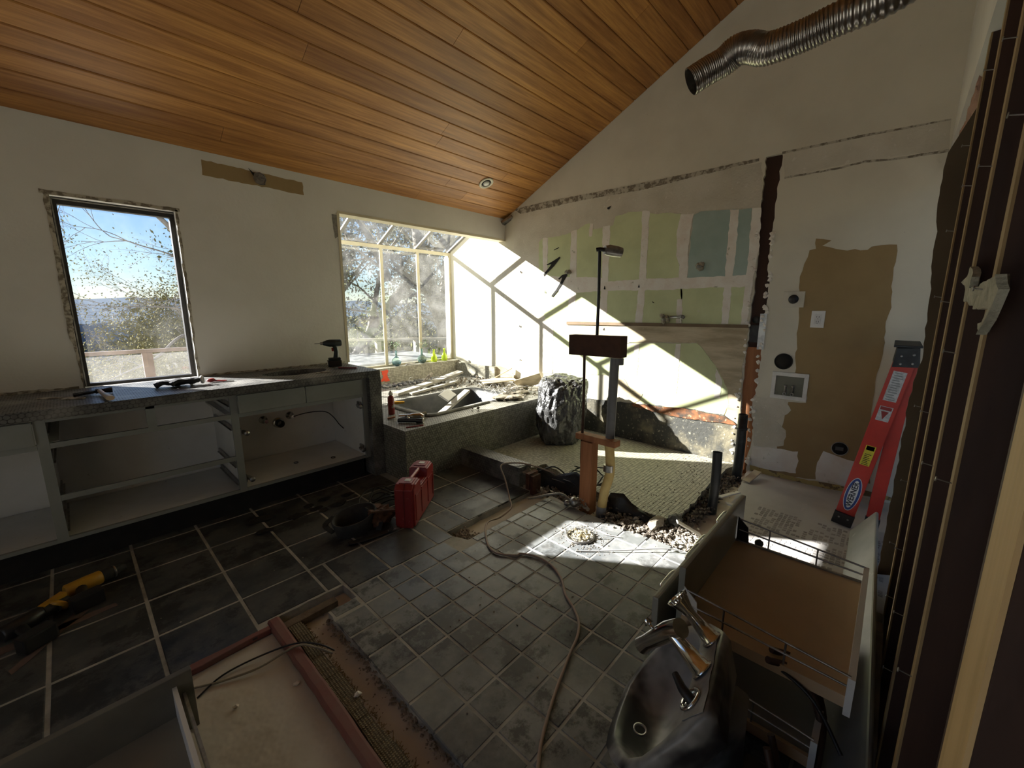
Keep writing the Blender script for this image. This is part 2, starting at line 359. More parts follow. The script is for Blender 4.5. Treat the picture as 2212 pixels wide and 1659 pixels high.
def gs(name, poly, m, k0=0, t=.003, amp=.006, step=.035):
    q = MB(); q.sheet(rag(poly, amp, step) if amp else poly, onG(k0), t); return q.build(name, m, gb)
# stripped zone, boards, tape, plywood, membrane (3-D positions on the gable wall, thin layers)
gs('stripped_layer', [(3.537,2.507),(2.836,2.514),(1.947,2.495),(0.936,2.499),(0.907,2.258),(0.908,2.156),(0.889,1.84),(0.911,1.554),(0.925,1.281),(0.933,1.249),(2.736,1.203),(2.657,0.668),(3.351,0.595),(3.882,0.675),(3.864,2.186),(3.562,2.084)], m_gablelow, 0, .002)
gs('greenboard_panel', [(3.163,2.13),(3.096,2.168),(2.911,2.164),(2.705,2.181),(2.627,2.203),(2.532,2.245),(2.458,2.243),(2.436,2.18),(2.311,2.187),(2.207,2.193),(2.185,2.273),(2.046,2.295),(1.919,2.283),(1.751,2.232),(1.664,2.232),(1.538,2.207),(1.452,1.236),(2.736,1.203),(3.044,1.204),(3.156,1.666)], m_green, .002)
gs('blueboard_panel', [(1.423,2.178),(1.366,2.199),(1.133,2.179),(0.968,2.165),(0.951,1.629),(1.441,1.639),(1.429,2.096)], m_blue, .002)
gs('greenboard_panel', [(1.491,1.574),(0.951,1.568),(0.933,1.245),(1.466,1.235)], m_green, .002)
gs('greenboard_panel', [(2.977,1.241),(2.028,1.221),(2.018,1.028),(1.309,1.068),(1.245,1.01),(1.13,0.875),(1.057,0.76),(1.014,0.663),(1.003,0.562),(1.03,0.451),(1.173,0.449),(1.337,0.458),(1.89,0.425),(1.829,0.519),(2.004,0.616),(2.132,0.69),(2.374,0.664),(2.918,0.622)], m_green, .0015)
TP = [
 [(3.103,2.169),(3.029,2.161),(3.028,1.747),(3.096,1.751)],
 [(2.713,2.19),(2.637,2.204),(2.626,1.71),(2.633,1.206),(2.736,1.203),(2.715,1.715)],
 [(2.325,2.196),(2.238,2.197),(2.236,1.661),(2.238,1.216),(2.33,1.213),(2.31,1.664)],
 [(1.904,2.284),(1.83,2.273),(1.827,1.657),(1.839,1.226),(1.917,1.224),(1.896,1.646)],
 [(1.537,2.201),(1.42,2.19),(1.445,2.047),(1.447,1.891),(1.439,1.759),(1.439,1.619),(1.515,1.622),(1.519,1.764),(1.553,1.847),(1.561,2.061)],
 [(1.131,2.178),(1.063,2.17),(1.058,1.88),(1.064,1.684),(1.063,1.246),(1.121,1.244),(1.126,1.688)],
 [(0.968,2.165),(0.903,2.158),(0.889,1.84),(0.912,1.566),(0.922,1.246),(0.968,1.244),(0.962,1.678)],
 [(3.158,1.754),(2.731,1.719),(2.342,1.697),(2.232,1.648),(1.897,1.657),(1.511,1.653),(1.122,1.643),(0.912,1.649),(0.907,1.551),(1.263,1.555),(1.588,1.547),(2.228,1.553),(2.685,1.549),(3.155,1.596)],
 [(1.516,1.458),(1.466,1.461),(1.458,1.243),(1.509,1.241)],
 [(1.498,1.05),(1.45,1.053),(1.455,0.742),(1.461,0.576),(1.504,0.573),(1.504,0.81)],
 [(1.912,1.026),(1.86,1.029),(1.865,0.711),(1.907,0.707)],
 [(1.129,0.862),(1.07,0.759),(1.074,0.593),(1.122,0.593)],
 [(2.476,2.246),(2.439,2.238),(2.452,2.113),(2.486,2.117)],
 [(3.091,1.221),(2.931,1.207),(2.929,0.621),(3.08,0.605)]]
for i, P in enumerate(TP): gs('joint_tape', P, m_tape, .005, .0015 if i != 7 else .002, .005, .03)
pl = gs('plywood_strip', [(2.747,1.22),(0.907,1.241),(0.904,1.053),(0.924,0.895),(0.903,0.605),(0.896,0.388),(1.018,0.449),(1.0,0.563),(1.012,0.664),(1.057,0.76),(1.13,0.875),(1.238,1.01),(1.309,1.071),(1.703,1.057),(2.026,1.03),(2.679,1.024),(2.752,1.142)], m_ply, .003, .006, .004)
gs('wood_ledger', [(2.737,1.232),(0.905,1.244),(0.905,1.218),(2.736,1.198)], pm('dark_ledger', (.20, .14, .085), rough=.8), .006, .014, 0)
gs('torn_plywood', [(2.132,0.701),(2.006,0.66),(1.942,0.575),(1.794,0.535),(1.818,0.465),(1.89,0.422),(2.127,0.6)], m_ply, .004, .004)
gs('torn_plywood', [(3.882,0.644),(3.697,0.6),(3.35,0.449),(3.899,0.444)], m_ply, .004, .004)
gs('tar_membrane', [(2.647,0.374),(1.89,0.422),(1.366,0.457),(1.018,0.449),(0.913,0.385),(0.895,-0.091),(1.317,-0.182),(1.629,-0.075),(2.63,-0.175)], m_memb, .002, .006)
gs('rusty_flashing', [(1.907,0.422),(1.647,0.429),(1.365,0.453),(1.199,0.445),(1.017,0.442),(0.919,0.384),(1.012,0.38),(1.316,0.365),(1.504,0.361),(1.888,0.39)], pm('rusty_strip', (.30, .12, .05), (.06, .045, .035), scale=14, rough=.7, metal=.2, c=(.45, .33, .2), cs=30, cl=.58, ch=.68), .008, .008)
for P in ([(2.854,1.944),(2.845,1.93),(2.935,1.844),(3.022,1.781),(3.077,1.739),(3.082,1.767),(3.007,1.831),(2.968,1.871),(3.03,1.863),(3.039,1.871),(2.947,1.903)],
          [(2.753,1.753),(2.744,1.739),(2.812,1.644),(2.874,1.57),(2.947,1.503),(2.965,1.517),(2.896,1.588),(2.83,1.678),(2.814,1.72),(2.856,1.695),(2.869,1.705),(2.815,1.745)],
          [(2.869,2.046),(2.865,2.037),(2.937,2.017),(2.933,2.027)],
          [(2.279,2.369),(2.233,2.381),(2.246,2.361),(2.255,2.348),(2.275,2.354)],
          [(3.455,1.831),(3.425,1.811),(3.445,1.796)], [(1.752,1.447),(1.724,1.428),(1.743,1.428)],
          [(3.467,1.137),(3.447,1.179),(3.429,1.138),(3.447,1.152)], [(3.46,0.72),(3.442,0.753),(3.424,0.723),(3.442,0.733)],
          [(3.065,1.593),(3.047,1.557),(3.055,1.544)], [(1.905,1.576),(1.894,1.609),(1.884,1.576)],
          [(2.282,1.57),(2.275,1.608),(2.26,1.569)], [(2.274,1.151),(2.26,1.178),(2.252,1.151)]):
    gs('gouge', P, m_dark, .0105, .0012, 0)
gs('seam_crack', [(3.56,2.55),(2.936,2.552),(1.952,2.533),(1.447,2.531),(0.955,2.53),(0.953,2.51),(1.444,2.493),(1.906,2.472),(2.573,2.492),(3.448,2.481)], m_seam, .002, .002, .003, .02)
gs('seam_crack', [(0.802,2.541),(0.344,2.539),(0.07,2.528),(-0.083,2.522),(-0.084,2.514),(0.069,2.517),(0.342,2.524),(0.8,2.525)], m_seam, .001, .002, .001, .02)
gs('seam_crack', [(0.768,2.359),(0.448,2.356),(0.3,2.371),(0.157,2.351),(-0.097,2.347),(-0.099,2.33),(0.156,2.339),(0.303,2.358),(0.447,2.344),(0.767,2.345)], m_seam, .001, .002, .002, .02)
gs('patched_strip', [(0.794,2.523),(0.342,2.524),(-0.084,2.514),(-0.097,2.347),(0.305,2.373),(0.768,2.359)], m_gablelow, 0, .001, .002)
# laundry side
gs('bare_paper', [(0.553,1.805),(0.515,1.813),(0.523,1.885),(0.429,1.862),(0.479,1.829),(0.359,1.79),(0.219,1.777),(0.2,1.797),(0.071,1.798),(0.063,1.684),(0.064,1.565),(0.047,1.383),(0.064,1.285),(0.052,1.072),(0.066,0.929),(0.063,0.786),(0.064,0.652),(0.005,0.115),(0.647,0.001),(0.6,0.315),(0.575,0.564),(0.568,0.64),(0.452,0.651),(0.452,0.867),(0.547,0.878),(0.563,1.148),(0.574,1.384),(0.594,1.615),(0.576,1.707)], m_kraft, .001, .001, .006)
gs('compound_smear', [(0.781,0.224),(0.624,0.237),(0.461,0.25),(0.45,0.173),(0.457,0.066),(0.627,0.045),(0.782,0.044)], m_tape, .002, .001, .008)
gs('compound_smear', [(0.816,0.648),(0.593,0.668),(0.542,0.575),(0.637,0.468),(0.561,0.406),(0.563,0.275),(0.77,0.227),(0.805,0.409)], m_gablelow, .002, .001, .01)
gs('compound_smear', [(0.302,0.293),(0.234,0.278),(0.123,0.258),(0.055,0.276),(0.031,0.079),(0.136,0.059),(0.324,0.053),(0.33,0.191)], m_tape, .002, .001, .01)
gs('old_tile_edge', [(0.788,0.049),(0.627,0.045),(0.443,0.031),(0.153,0.048),(-0.006,0.055),(-0.124,0.045),(-0.127,0.023),(0.024,0.015),(0.459,-0.014),(0.776,-0.018)], pm('bare_wood_base', (.50, .38, .14), (.20, .14, .07), scale=9, rough=.8, lo=.48, hi=.52), .002, .003, .004)
# right side: header drywall, stud wall, alcove
hd = MB(); hd.box(2.1, GX, -.206, -.104, 2.34, 4.9); hd = struct('wall_right', hd, m_plaster)
hb = MB(); hb.box(-1.9, 2.5, -.235, -.208, -.05, 5.0); struct('wall_right_backing', hb, pm('drywall_back', (.11, .085, .06), (.08, .06, .04), rough=.95))
al = MB(); al.box(2.47, GX, -1.3, -1.24, -.05, 2.5); al.box(2.47, GX, -1.3, -.206, 2.5, 2.56); struct('wall_alcove', al, m_gable)
fr = MB(); fr.box(-2.0, -1.9, -.235, .15, -.05, 5.2); fr.box(-2.0, -1.9, 1.4, 3.83, -.05, 5.2); fr.box(-2.0, -1.9, .15, 1.4, 2.3, 5.2); fr = struct('wall_front', fr, m_plaster)
fr = MB(); fr.box(-1.97, -1.93, .15, .20, 0, 2.3); fr.box(-1.97, -1.93, 1.35, 1.40, 0, 2.3); fr.box(-1.97, -1.93, .2, 1.35, 2.25, 2.3); fr = struct('added_fill_window', fr, m_gh)  # unseen window added behind the camera to brighten the room
for a, b in ((.2, 1.35),):
    q = MB(); q.box(-1.952, -1.948, a, b, 0, 2.25); q.build('pane', m_glass1, fr)
pt = MB(); pt.box(-9, -2.0, -4, 4.9, -.2, -.1); struct('added_fill_patio', pt, pm('pale_bounce_patio', (.55, .53, .48), (.48, .46, .42), scale=1, rough=.9))  # unseen pale ground added outside that window to bounce sunlight in
sh = MB(); P = [(-0.061,1.985),(-0.058,1.83),(-0.069,1.651),(-0.083,1.39),(-0.094,1.197),(-0.106,0.915),(-0.075,0.993),(-0.077,0.769),(-0.076,0.518),(-0.076,0.389),(-0.075,0.28),(-0.074,0.137)]
P = [p for i, p in enumerate(P) if i not in (5,)]
sh.sheet(rag(P+[(-.2, .18), (-.2, 2.34)], .004, .03, skip=(len(P)-1, len(P), len(P)+1)), lambda a, b, k: (2.47+k, a, b), .014)
sh.build('torn_drywall', pm('drywall_brown_face', (.13, .095, .055), (.10, .07, .04), scale=2, rough=.9), hd)
ins = MB()
for i in range(5): ins.blob((2.75+i*.22, -.15, 2.25+.02*(i % 2)), .1, 3, .25, 3, (1.3, .35, .8), seed=i)
ins.build('insulation_batt', pm('pink_insulation', (.45, .27, .20), (.34, .22, .17), scale=12, rough=1, bump=.8, bscale=60), hd)
# ceiling
SL = .488; ang = math.atan(SL)
def cz(y): return 2.453+SL*(WY-y)
cs = MB(); cs.add([(x, y, cz(y)+dz) for x in (-1.95, 3.98) for y in (WY+.1, -1.3) for dz in (.022, .14)], [(0, 1, 3, 2), (4, 6, 7, 5), (0, 4, 5, 1), (2, 3, 7, 6), (0, 2, 6, 4), (1, 5, 7, 3)])
ce = struct('ceiling', cs, m_dark)
q = random.Random(3); ys = WY; dy = .1190; row = 0
joints = {0: [2.55], 1: [3.05, .9], 2: [2.75], 4: [3.3], 6: [2.35], 7: [1.2], 9: [1.1], 11: [2.0], 12: [.2], 14: [2.9]}
while ys > -1.2:
    js = joints.get(row, []) or ([q.uniform(.2, 3.6)] if q.random() < .5 else []) + [q.uniform(-1.5, 0)]
    xs = [-1.93]+sorted(js)+[GX]
    for a, b in zip(xs, xs[1:]):
        y0, y1 = ys-.0018, ys-dy+.0018; x0, x1 = a+.0012, b-.0012; o = q.uniform(0, .0012)
        c = .004
        vs = []
        for x in (x0, x1):
            for y, dz in ((y0, .004), (y0-c, 0), (y1+c, 0), (y1, .004), (y1, .021), (y0, .021)): vs.append((x, y, cz(y)+dz+o))
        mbp = MB(); mbp.add(vs, [(i, (i+1) % 6, 6+(i+1) % 6, 6+i) for i in range(6)]+[(5, 4, 3, 2, 1, 0), (6, 7, 8, 9, 10, 11)]); mbp.build('plank', m_plank, ce)
    ys -= dy; row += 1
# ---------------- window 1 ----------------
w1 = MB(); X0, X1, Z0, Z1, fy, t = .036, .614, .886, 2.028, 3.765, .026
w1.box(X0, X0+t, fy, fy+.05, Z0, Z1); w1.box(X1-t, X1, fy, fy+.05, Z0, Z1); w1.box(X0+t, X1-t, fy, fy+.05, Z0, Z0+.016); w1.box(X0+t, X1-t, fy, fy+.05, Z1-t-.01, Z1)
w1 = struct('window_1', w1, m_alu)
q = MB(); q.box(X0+.004, X0+.010, fy-.006, fy, Z0, Z1); q.box(X0, X1, fy-.006, fy, Z1-.012, Z1-.004); q.build('inner_bead', m_aluL, w1)
q = MB(); q.box(X0+t, X1-t, fy+.022, fy+.026, Z0+.016, Z1-t-.01); q.build('pane', m_glass1, w1)
# ---------------- window 2: glazed bay ----------------
gm = MB(); PX = [1.745, 2.235, 2.772, 3.306, 3.845]; zt, zb = 2.135, .636
def rz_(y): return zt+.02+(4.81-y)*.50
gm.box(1.742, GX, 4.785, 4.835, zt-.028, zt+.012); gm.box(1.742, GX, 4.785, 4.835, zb, zb+.02)
w2 = struct('window_2', gm, m_gh)
for x in PX:
    q = MB(); q.box(x-.02, x+.02, 4.778, 4.797, zb, zt-.025); q.build('mullion', m_gh, w2)
    q = MB(); q.bar((x, 4.82, rz_(4.82)+.002), (x, 3.82, rz_(3.82)+.002), .04, .02); q.build('rafter', pm('grey_rafter', (.20, .195, .18), rough=.5), w2)
q = MB(); q.box(1.742, GX, 3.828, 3.86, 2.58, 2.66); q.build('top_rail', m_gh, w2)
q = MB(); q.sheet([(4.15, .66), (4.775, .66), (4.775, 2.14), (4.15, 2.44)], lambda a, b_, k: (1.736-k, a, b_), .004); q.build('side_pane', m_glass2, w2)
q = MB(); q.box(1.725, 1.745, 4.13, 4.155, .636, 2.46); q.box(1.725, 1.745, 4.155, 4.78, .636, .66); q.build('side_frame', m_gh, w2)
for a, b in zip(PX, PX[1:]):
    q = MB(); q.box(a+.02, b-.02, 4.787, 4.791, zb+.02, zt-.028); q.build('pane', m_glass2, w2)
    q = MB(); y0, y1 = 4.81, 3.84; q.add([(x, y, rz_(y)+dz+.001) for x in (a+.02, b-.02) for y in (y0, y1) for dz in (0, .005)], [(0, 1, 3, 2), (4, 6, 7, 5), (0, 4, 5, 1), (2, 3, 7, 6), (0, 2, 6, 4), (1, 5, 7, 3)]); q.build('roof_pane', m_glass2, w2)
# ---------------- floor ----------------
fl = MB(); fl.box(-1.9, 3.98, -1.3, 4.93, -.12, -.045); fl = struct('floor', fl, m_sub)
def bed(nm, poly, z0, z1, m, amp=.006):
    q = MB(); q.plate(rag(poly, amp, .04) if amp else poly, [], z0, z1); return q.build(nm, m, fl)
GXs = [.402+.311*k for k in range(-7, 7)]; GYs = [1.838+.316*k for k in range(0, 6)]
SXs = [.647+.147*k for k in range(0, 12)]; SYs = [1.838-.147*k for k in range(0, 14)]
bed('mortar_bed', [(-1.9, 1.85), (.44, 1.85), (.49, 1.905), (.786, 1.9), (.79, 1.845), (1.454, 1.845), (1.46, 1.915), (2.33, 1.93), (2.33, 3.1), (1.75, 3.1), (1.75, 3.7), (-1.9, 3.7)], -.045, -.0025, m_grout)
bed('mortar_bed', [(.652, -.2), (.655, .8), (.652, 1.765), (.79, 1.77), (.79, 1.845), (1.454, 1.845), (1.49, 1.75), (2.31, 1.75), (2.27, 1.5), (2.22, 1.29), (2.22, .94), (2.21, .68), (2.24, -.2)], -.045, -.0025, m_grout)
bed('dusty_paper', [(-1.9, -.2), (-1.9, 1.84), (.48, 1.84), (.50, -.2)], -.045, -.022, m_paper, 0)
lb = bed('laundry_slab', [(3.86, .80), (3.63, .78), (2.95, .70), (2.55, .62), (2.38, .5), (2.36, -1.24), (3.86, -1.24)], -.045, 0, m_conc)
ridges = MB()
for i in range(22):
    for j in range(26):
        if noise.noise(Vector((i*.35, j*.22, 5))) > -.12 and rnd.random() < .8:
            x, y = 2.52+i*.030+.004*(j % 2), .56-j*.026; ridges.box(x, x+.022+rnd.uniform(-.006, .003), y-.019+rnd.uniform(-.003, .003), y, 0, .0012)
ridges.build('thinset_ridge', pm('thinset', (.27, .25, .225), (.40, .36, .33), rough=.9), fl)['kind'] = 'stuff'
tb = bmesh.new()
def tile_mesh(sx, sy):
    q = MB(); h, c, d = .0, .0035, .012
    vs = [(-sx/2, -sy/2, -d), (sx/2, -sy/2, -d), (sx/2, sy/2, -d), (-sx/2, sy/2, -d), (-sx/2, -sy/2, -c), (sx/2, -sy/2, -c), (sx/2, sy/2, -c), (-sx/2, sy/2, -c)]
    e = c; vs += [(-sx/2+e, -sy/2+e, 0), (sx/2-e, -sy/2+e, 0), (sx/2-e, sy/2-e, 0), (-sx/2+e, sy/2-e, 0)]
    q.add(vs, [(8, 9, 10, 11)]+[(i, (i+1) % 4, 4+(i+1) % 4, 4+i) for i in range(4)]+[(4+i, 4+(i+1) % 4, 8+(i+1) % 4, 8+i) for i in range(4)])
    me = bpy.data.meshes.new('tile'); me.from_pydata(q.v, [], q.f); me.materials.append(m_tile if sx > .15 or sy > .15 else m_tile2); return me
big, small = tile_mesh(.3, .305), tile_mesh(.139, .139); cut = {}
def lay(x0, x1, y0, y1, me, tilt=.002):
    o = bpy.data.objects.new('tile', me); C.objects.link(o); o.parent = fl
    o.location = ((x0+x1)/2, (y0+y1)/2, rnd.uniform(-.001, .0006)); o.rotation_euler = (rnd.uniform(-tilt, tilt), rnd.uniform(-tilt, tilt), 0); return o
for i in range(len(GXs)-1):
    for j in range(len(GYs)-1):
        x0, x1, y0, y1 = GXs[i], GXs[i+1], GYs[j], GYs[j+1]
        if x0 > 2.0: continue
        if x0 > 1.6 and y0 > 2.7: continue
        if y0 < 1.9 and .40 < x0 < .41:
            lay(x0, x1, y0+.075, y1, tile_mesh(.3, .235)); continue
        if y0 < 1.9 and .70 < x0 < .72:
            lay(x0, .79, y0+.07, y1, tile_mesh(.07, .235)); lay(.795, x1, y0, y1, tile_mesh(.219, .305)); continue
        if y0 < 1.9 and 1.3 < x0 < 1.4:
            lay(x0, 1.452, y0, y1, tile_mesh(.108, .305)); lay(1.456, x1, y0+.08, y1, tile_mesh(.18, .228)); continue
        if y0 < 1.9 and x0 > 1.3:
            lay(x0, x1, y0+.08, y1, tile_mesh(.3, .228)); continue
        if y0 > 3.3: continue
        lay(x0, x1, y0, y1, big)
for j, (y0, y1) in enumerate(zip(GYs[:3], GYs[1:4])): lay(2.277, 2.33, y0+(.08 if j == 0 else 0), y1, tile_mesh(.045, .305 if j else .228))
for i in range(len(SXs)-1):
    for j in range(len(SYs)-1):
        x0, x1, y1, y0 = SXs[i], SXs[i+1], SYs[j], SYs[j+1]
        if j == 0 and (x0 < .75 or x0 > 1.35):
            continue
        if abs((x0+x1)/2-1.98) < .09 and abs((y0+y1)/2-1.27) < .09: lay(x0, x1, y0, y1, small); continue
        if x0 > 2.2 and j > 2: continue
        lay(x0, x1, y0, y1, small)
lay(.66, .786, 1.70, 1.77, tile_mesh(.12, .06))
for x in (1.52, 1.67, 1.82, 1.97, 2.12): lay(x, x+.14, 1.692, 1.748, tile_mesh(.139, .05))
# ---------------- vanity cabinet ----------------
van = thing('vanity_cabinet', 'long grey built-in vanity cabinet with doors and drawers missing under the left wall window', 'cabinet', (.3, 3.4, 0))
VF, VB, z0, z1 = 3.10, 3.70, .158, .83
def P(name, m, *boxes, parent=van, bevel=0):
    q = MB()
    for b in boxes: q.box(*b)
    return q.build(name, m, parent, bevel)
P('bottom_panel', m_white, (-1.85, 1.575, VF+.012, VB-.015, z0, z0+.018))
P('back_panel', m_white, (-1.85, 1.575, VB-.012, VB, z0+.019, z1))
for x in (-1.02, -.155, .678, 1.575): P('divider', m_white, (x-.009, x+.009, VF+.02, VB-.015, z0+.019, z1))
for x, w_ in ((-1.02, .04), (-.155, .042), (.678, .042), (1.585, .045)): P('stile', m_grey, (x-w_/2, x+w_/2, VF, VF+.019, z0, z1))
for a, b in ((-.998, -.177), (-.133, .656), (.70, 1.562)): P('rail', m_grey, (a, b, VF, VF+.019, z1-.02, z1))
for a, b in ((-.998, -.177), (-.133, .656), (.70, 1.562)):
    P('rail', m_grey, (a, b, VF, VF+.019, .672, .70)); P('rail', m_grey, (a, b, VF, VF+.019, z0, z0+.02))
P('rail', m_grey, (-.133, .656, VF, VF+.019, .385, .415))
P('shelf_cleat', m_white, (-.14, -.10, VF+.03, VB-.02, .69, .702)); P('shelf_cleat', m_white, (.63, .665, VF+.03, VB-.02, .69, .702))
P('stile', m_grey, (.25, .29, VF, VF+.019, .70, z1))
P('toe_kick', m_dark, (-1.85, 1.57, 3.17, 3.19, 0, z0))
P('false_drawer_front', m_grey, (.70, 1.118, VF-.019, VF-.001, .70, .822), bevel=.003)
P('false_drawer_front', m_grey, (1.124, 1.56, VF-.019, VF-.001, .70, .822), bevel=.003)
P('false_drawer_front', m_grey, (-1.0, -.18, VF-.019, VF-.001, .70, .822), bevel=.003)
for x, s in ((-.145, 1), (.668, -1)):
    for z in (.76, .60, .34, .215):
        q = MB(); q.bar((x+s*.006, VF+.03, z), (x+s*.006, VF+.50, z), .008, .03); q.bar((x+s*.012, VF+.03, z-.012), (x+s*.012, VF+.50, z-.012), .014, .004); q.build('drawer_slide', m_steel, van)
for x, z, s in ((.70, .56, 1), (.70, .235, 1), (1.562, .60, -1), (1.562, .235, -1)):
    q = MB(); q.box(x, x+s*.012, VF+.03, VF+.085, z-.028, z+.028) if s > 0 else q.box(x-.012, x, VF+.03, VF+.085, z-.028, z+.028)
    q.bar((x+s*.02, VF+.06, z), (x+s*.03, VF-.015, z), .022, .018); q.lathe([(0, 0), (.017, 0), (.017, .008), (0, .008)], (x+s*.03, VF-.012, z), (0, -1, 0), 12); q.build('hinge', m_steel, van)
# ---- countertop with sink cut-out ----
cx, cy = 1.19, 3.42
hole = [(cx+.235*math.cos(t)*(1+.04*math.sin(5*t)), cy+.145*math.sin(t)*(1+.05*math.cos(7*t))) for t in [i*2*PI/32 for i in range(32)]]
q = MB(); q.plate([(-1.88, 3.05), (1.595, 3.05), (1.595, 3.045), (1.698, 3.045), (1.698, 3.70), (-1.88, 3.70)], [hole], .832, .885)
ct = q.build('mosaic_countertop', m_penny2); tag(ct, 'dark penny-tile countertop on the vanity, sink cut out, running under the left window', 'countertop')
q = MB(); q.box(1.60, 1.70, 3.045, 3.70, 0, .831); tag(q.build('mosaic_end_panel', m_penny2), 'narrow dark penny-tiled end panel standing between vanity and tub', 'panel')
# ---- plumbing stubs in sink bay ----
def esc(x, z, r): return [(0, 0), (r, 0), (r*.9, .008), (r*.45, .014), (r*.45, .03)]
for i, (px, lab) in enumerate(((.996, 'left of the black drain stub'), (1.196, 'right of the black drain stub'))):
    t = thing('supply_stub', 'chrome supply stub, '+lab, 'pipe', (px, 3.68, .487))
    q = MB(); q.lathe([(0, 0), (.032, .0), (.03, .008), (.012, .014), (.012, .05)], (px, 3.686, .487), (0, -1, 0)); q.build('escutcheon', m_chrome, t)
    q = MB(); q.lathe([(0, .05), (.016, .05), (.016, .085), (0, .085)], (px, 3.686, .487), (0, -1, 0), 6, False); q.build('valve_nut', m_chrome, t)
t = thing('drain_stub', 'round black drain stub with a metal collar in the back of the sink bay', 'pipe', (1.102, 3.68, .442))
q = MB(); q.lathe([(.03, 0), (.044, 0), (.042, .012), (.03, .016)], (1.102, 3.686, .442), (0, -1, 0)); q.build('collar', m_chrome, t)
q = MB(); q.lathe([(.030, 0), (.030, .07), (.025, .07), (.025, .0)], (1.102, 3.686, .442), (0, -1, 0)); q.build('pipe', m_abs, t)
q = MB(); q.tube(smooth_path([(1.2, 3.60, .490), (1.27, 3.60, .50), (1.36, 3.58, .505), (1.45, 3.56, .49), (1.50, 3.54, .44), (1.53, 3.50, .375), (1.55, 3.46, .34)]), .004, 8)
tag(q.build('supply_hose', m_black), 'thin dark supply hose curving through the open sink bay', 'hose')
# ---- things on the counter ----
t = thing('claw_hammer', 'claw hammer with pale wooden handle lying at the counter edge below the window', 'hammer', (.10, 3.3, .885))
hd_ = Vector((.03, -.31, 0)); a = Vector((.085, 3.36, .905))
q = MB(); q.tube([a+Vector((.0, .02, .004)), a+hd_*.3, a+hd_*.75, a+hd_*1.0], [.011, .012, .016, .018], 10, ry=.75); q.build('handle', pm('hickory_handle', (.55, .42, .28), (.40, .42, .44), scale=9, rough=.5), t)
q = MB(); q.tube([a+Vector((.055, .006, 0)), a+Vector((.045, .005, 0)), a+Vector((.02, .003, 0)), a+Vector((-.015, 0, 0))], [.016, .017, .011, .014], 12)
q.bar(a+Vector((-.01, .01, 0)), a+Vector((-.105, .018, -.008)), .010, .014); q.bar(a+Vector((-.01, -.01, 0)), a+Vector((-.105, -.026, -.008)), .010, .014); q.build('head', m_black, t)
t = thing('work_gloves', 'pair of black work gloves with white cuffs lying in the sunlight on the counter', 'gloves', (.5, 3.32, .885))
q = MB()
for i in range(2):
    b = Vector((.44+.07*i, 3.36-.05*i, .908+.01*i)); q.blob(b, .05, 3, .18, 3, (1.1, .8, .4), seed=i)
    for k in range(4): q.tube(smooth_path([b+Vector((-.02, -.02+.015*k, 0)), b+Vector((-.07, -.025+.02*k, .008)), b+Vector((-.105, -.04+.026*k, -.010))], 3), [.012]*7, 8)
q.build('glove_body', pm('glove_fabric', (.018, .018, .02), (.03, .03, .03), rough=.85, bump=.3), t)
for b in ((.505, 3.34, .91), (.56, 3.31, .918)):
    q = MB(); q.lathe([(.024, 0), (.027, .006), (.026, .014), (.022, .016)], b, (.9, -.3, .1), 16); q.build('cuff', m_white, t)
t = thing('pipe_cutter', 'small red-handled cutter lying in the sunlight beside the gloves', 'tool', (.64, 3.33, .885))
q = MB(); q.blob((.625, 3.36, .90), .022, 2, .1, 2, (1.2, .8, .6)); q.bar((.64, 3.35, .895), (.70, 3.31, .892), .016, .01); q.build('body', m_red, t)
q = MB(); q.bar((.69, 3.31, .891), (.74, 3.29, .889), .012, .006); q.build('blade', m_steel, t)
t = thing('impact_driver', 'black cordless impact driver standing on its battery at the right end of the counter', 'power tool', (1.53, 3.55, .885))
D = Vector((1.55, 3.53, .885))
fwd = Vector((-.95, .25, 0)).normalized(); sd_ = Vector((-fwd.y, fwd.x, 0))
MX = Matrix((fwd, sd_, Vector((0, 0, 1)))).transposed().to_4x4(); MX.translation = D
q = MB(); q.bbox(-.05, .06, -.036, .036, .0, .055, .01, MX); q.build('battery', m_black, t)
q = MB(); q.bbox(.058, .061, -.02, .02, .012, .045, .001, MX); q.build('battery_label', m_white, t)
q = MB(); q.bbox(-.045, .05, -.032, .032, .055, .075, .008, MX); q.tube([MX @ Vector(p) for p in ((-.01, 0, .07), (-.016, 0, .12), (-.012, 0, .165), (0, 0, .19))], [.022, .019, .02, .026], 12)
q.tube([MX @ Vector(p) for p in ((-.062, 0, .20), (-.055, 0, .20), (.03, 0, .20), (.055, 0, .20), (.085, 0, .20))], [.024, .03, .031, .026, .015], 16); q.build('body', pm('dark_teal_plastic', (.02, .03, .032), rough=.45), t)
q = MB(); q.tube([MX @ Vector(p) for p in ((.085, 0, .20), (.105, 0, .20), (.106, 0, .20), (.15, 0, .20))], [.011, .011, .004, .0035], 8); q.build('bit', m_steel, t)
q = MB(); q.bar(MX @ Vector((.014, 0, .16)), MX @ Vector((.012, 0, .13)), .01, .012, (1, 0, 0)); q.build('trigger', m_red, t)
t = thing('utility_knife', 'dark red utility knife lying by the driver on the counter corner', 'knife', (1.55, 3.28, .885))
q = MB(); q.bar((1.50, 3.36, .893), (1.60, 3.24, .893), .022, .012); q.build('handle', pm('dark_red_grip', (.20, .02, .02), rough=.5), t, .004)
q = MB(); q.bar((1.47, 3.39, .890), (1.50, 3.36, .890), .014, .004); q.build('blade', m_steel, t)
for i, (a, b, c_) in enumerate((((1.27, 3.24), (1.37, 3.22), 'lying in front of the red knife'), ((-.15, 3.42), (-.02, 3.33), 'near the left end of the counter'), ((-.06, 3.31), (.02, 3.26), 'left of the hammer'))):
    q = MB(); q.bar((*a, .8885), (*b, .8885), .03, .006); tag(q.build('plaster_scrap', m_seam), 'flat broken scrap on the counter '+c_, 'debris')
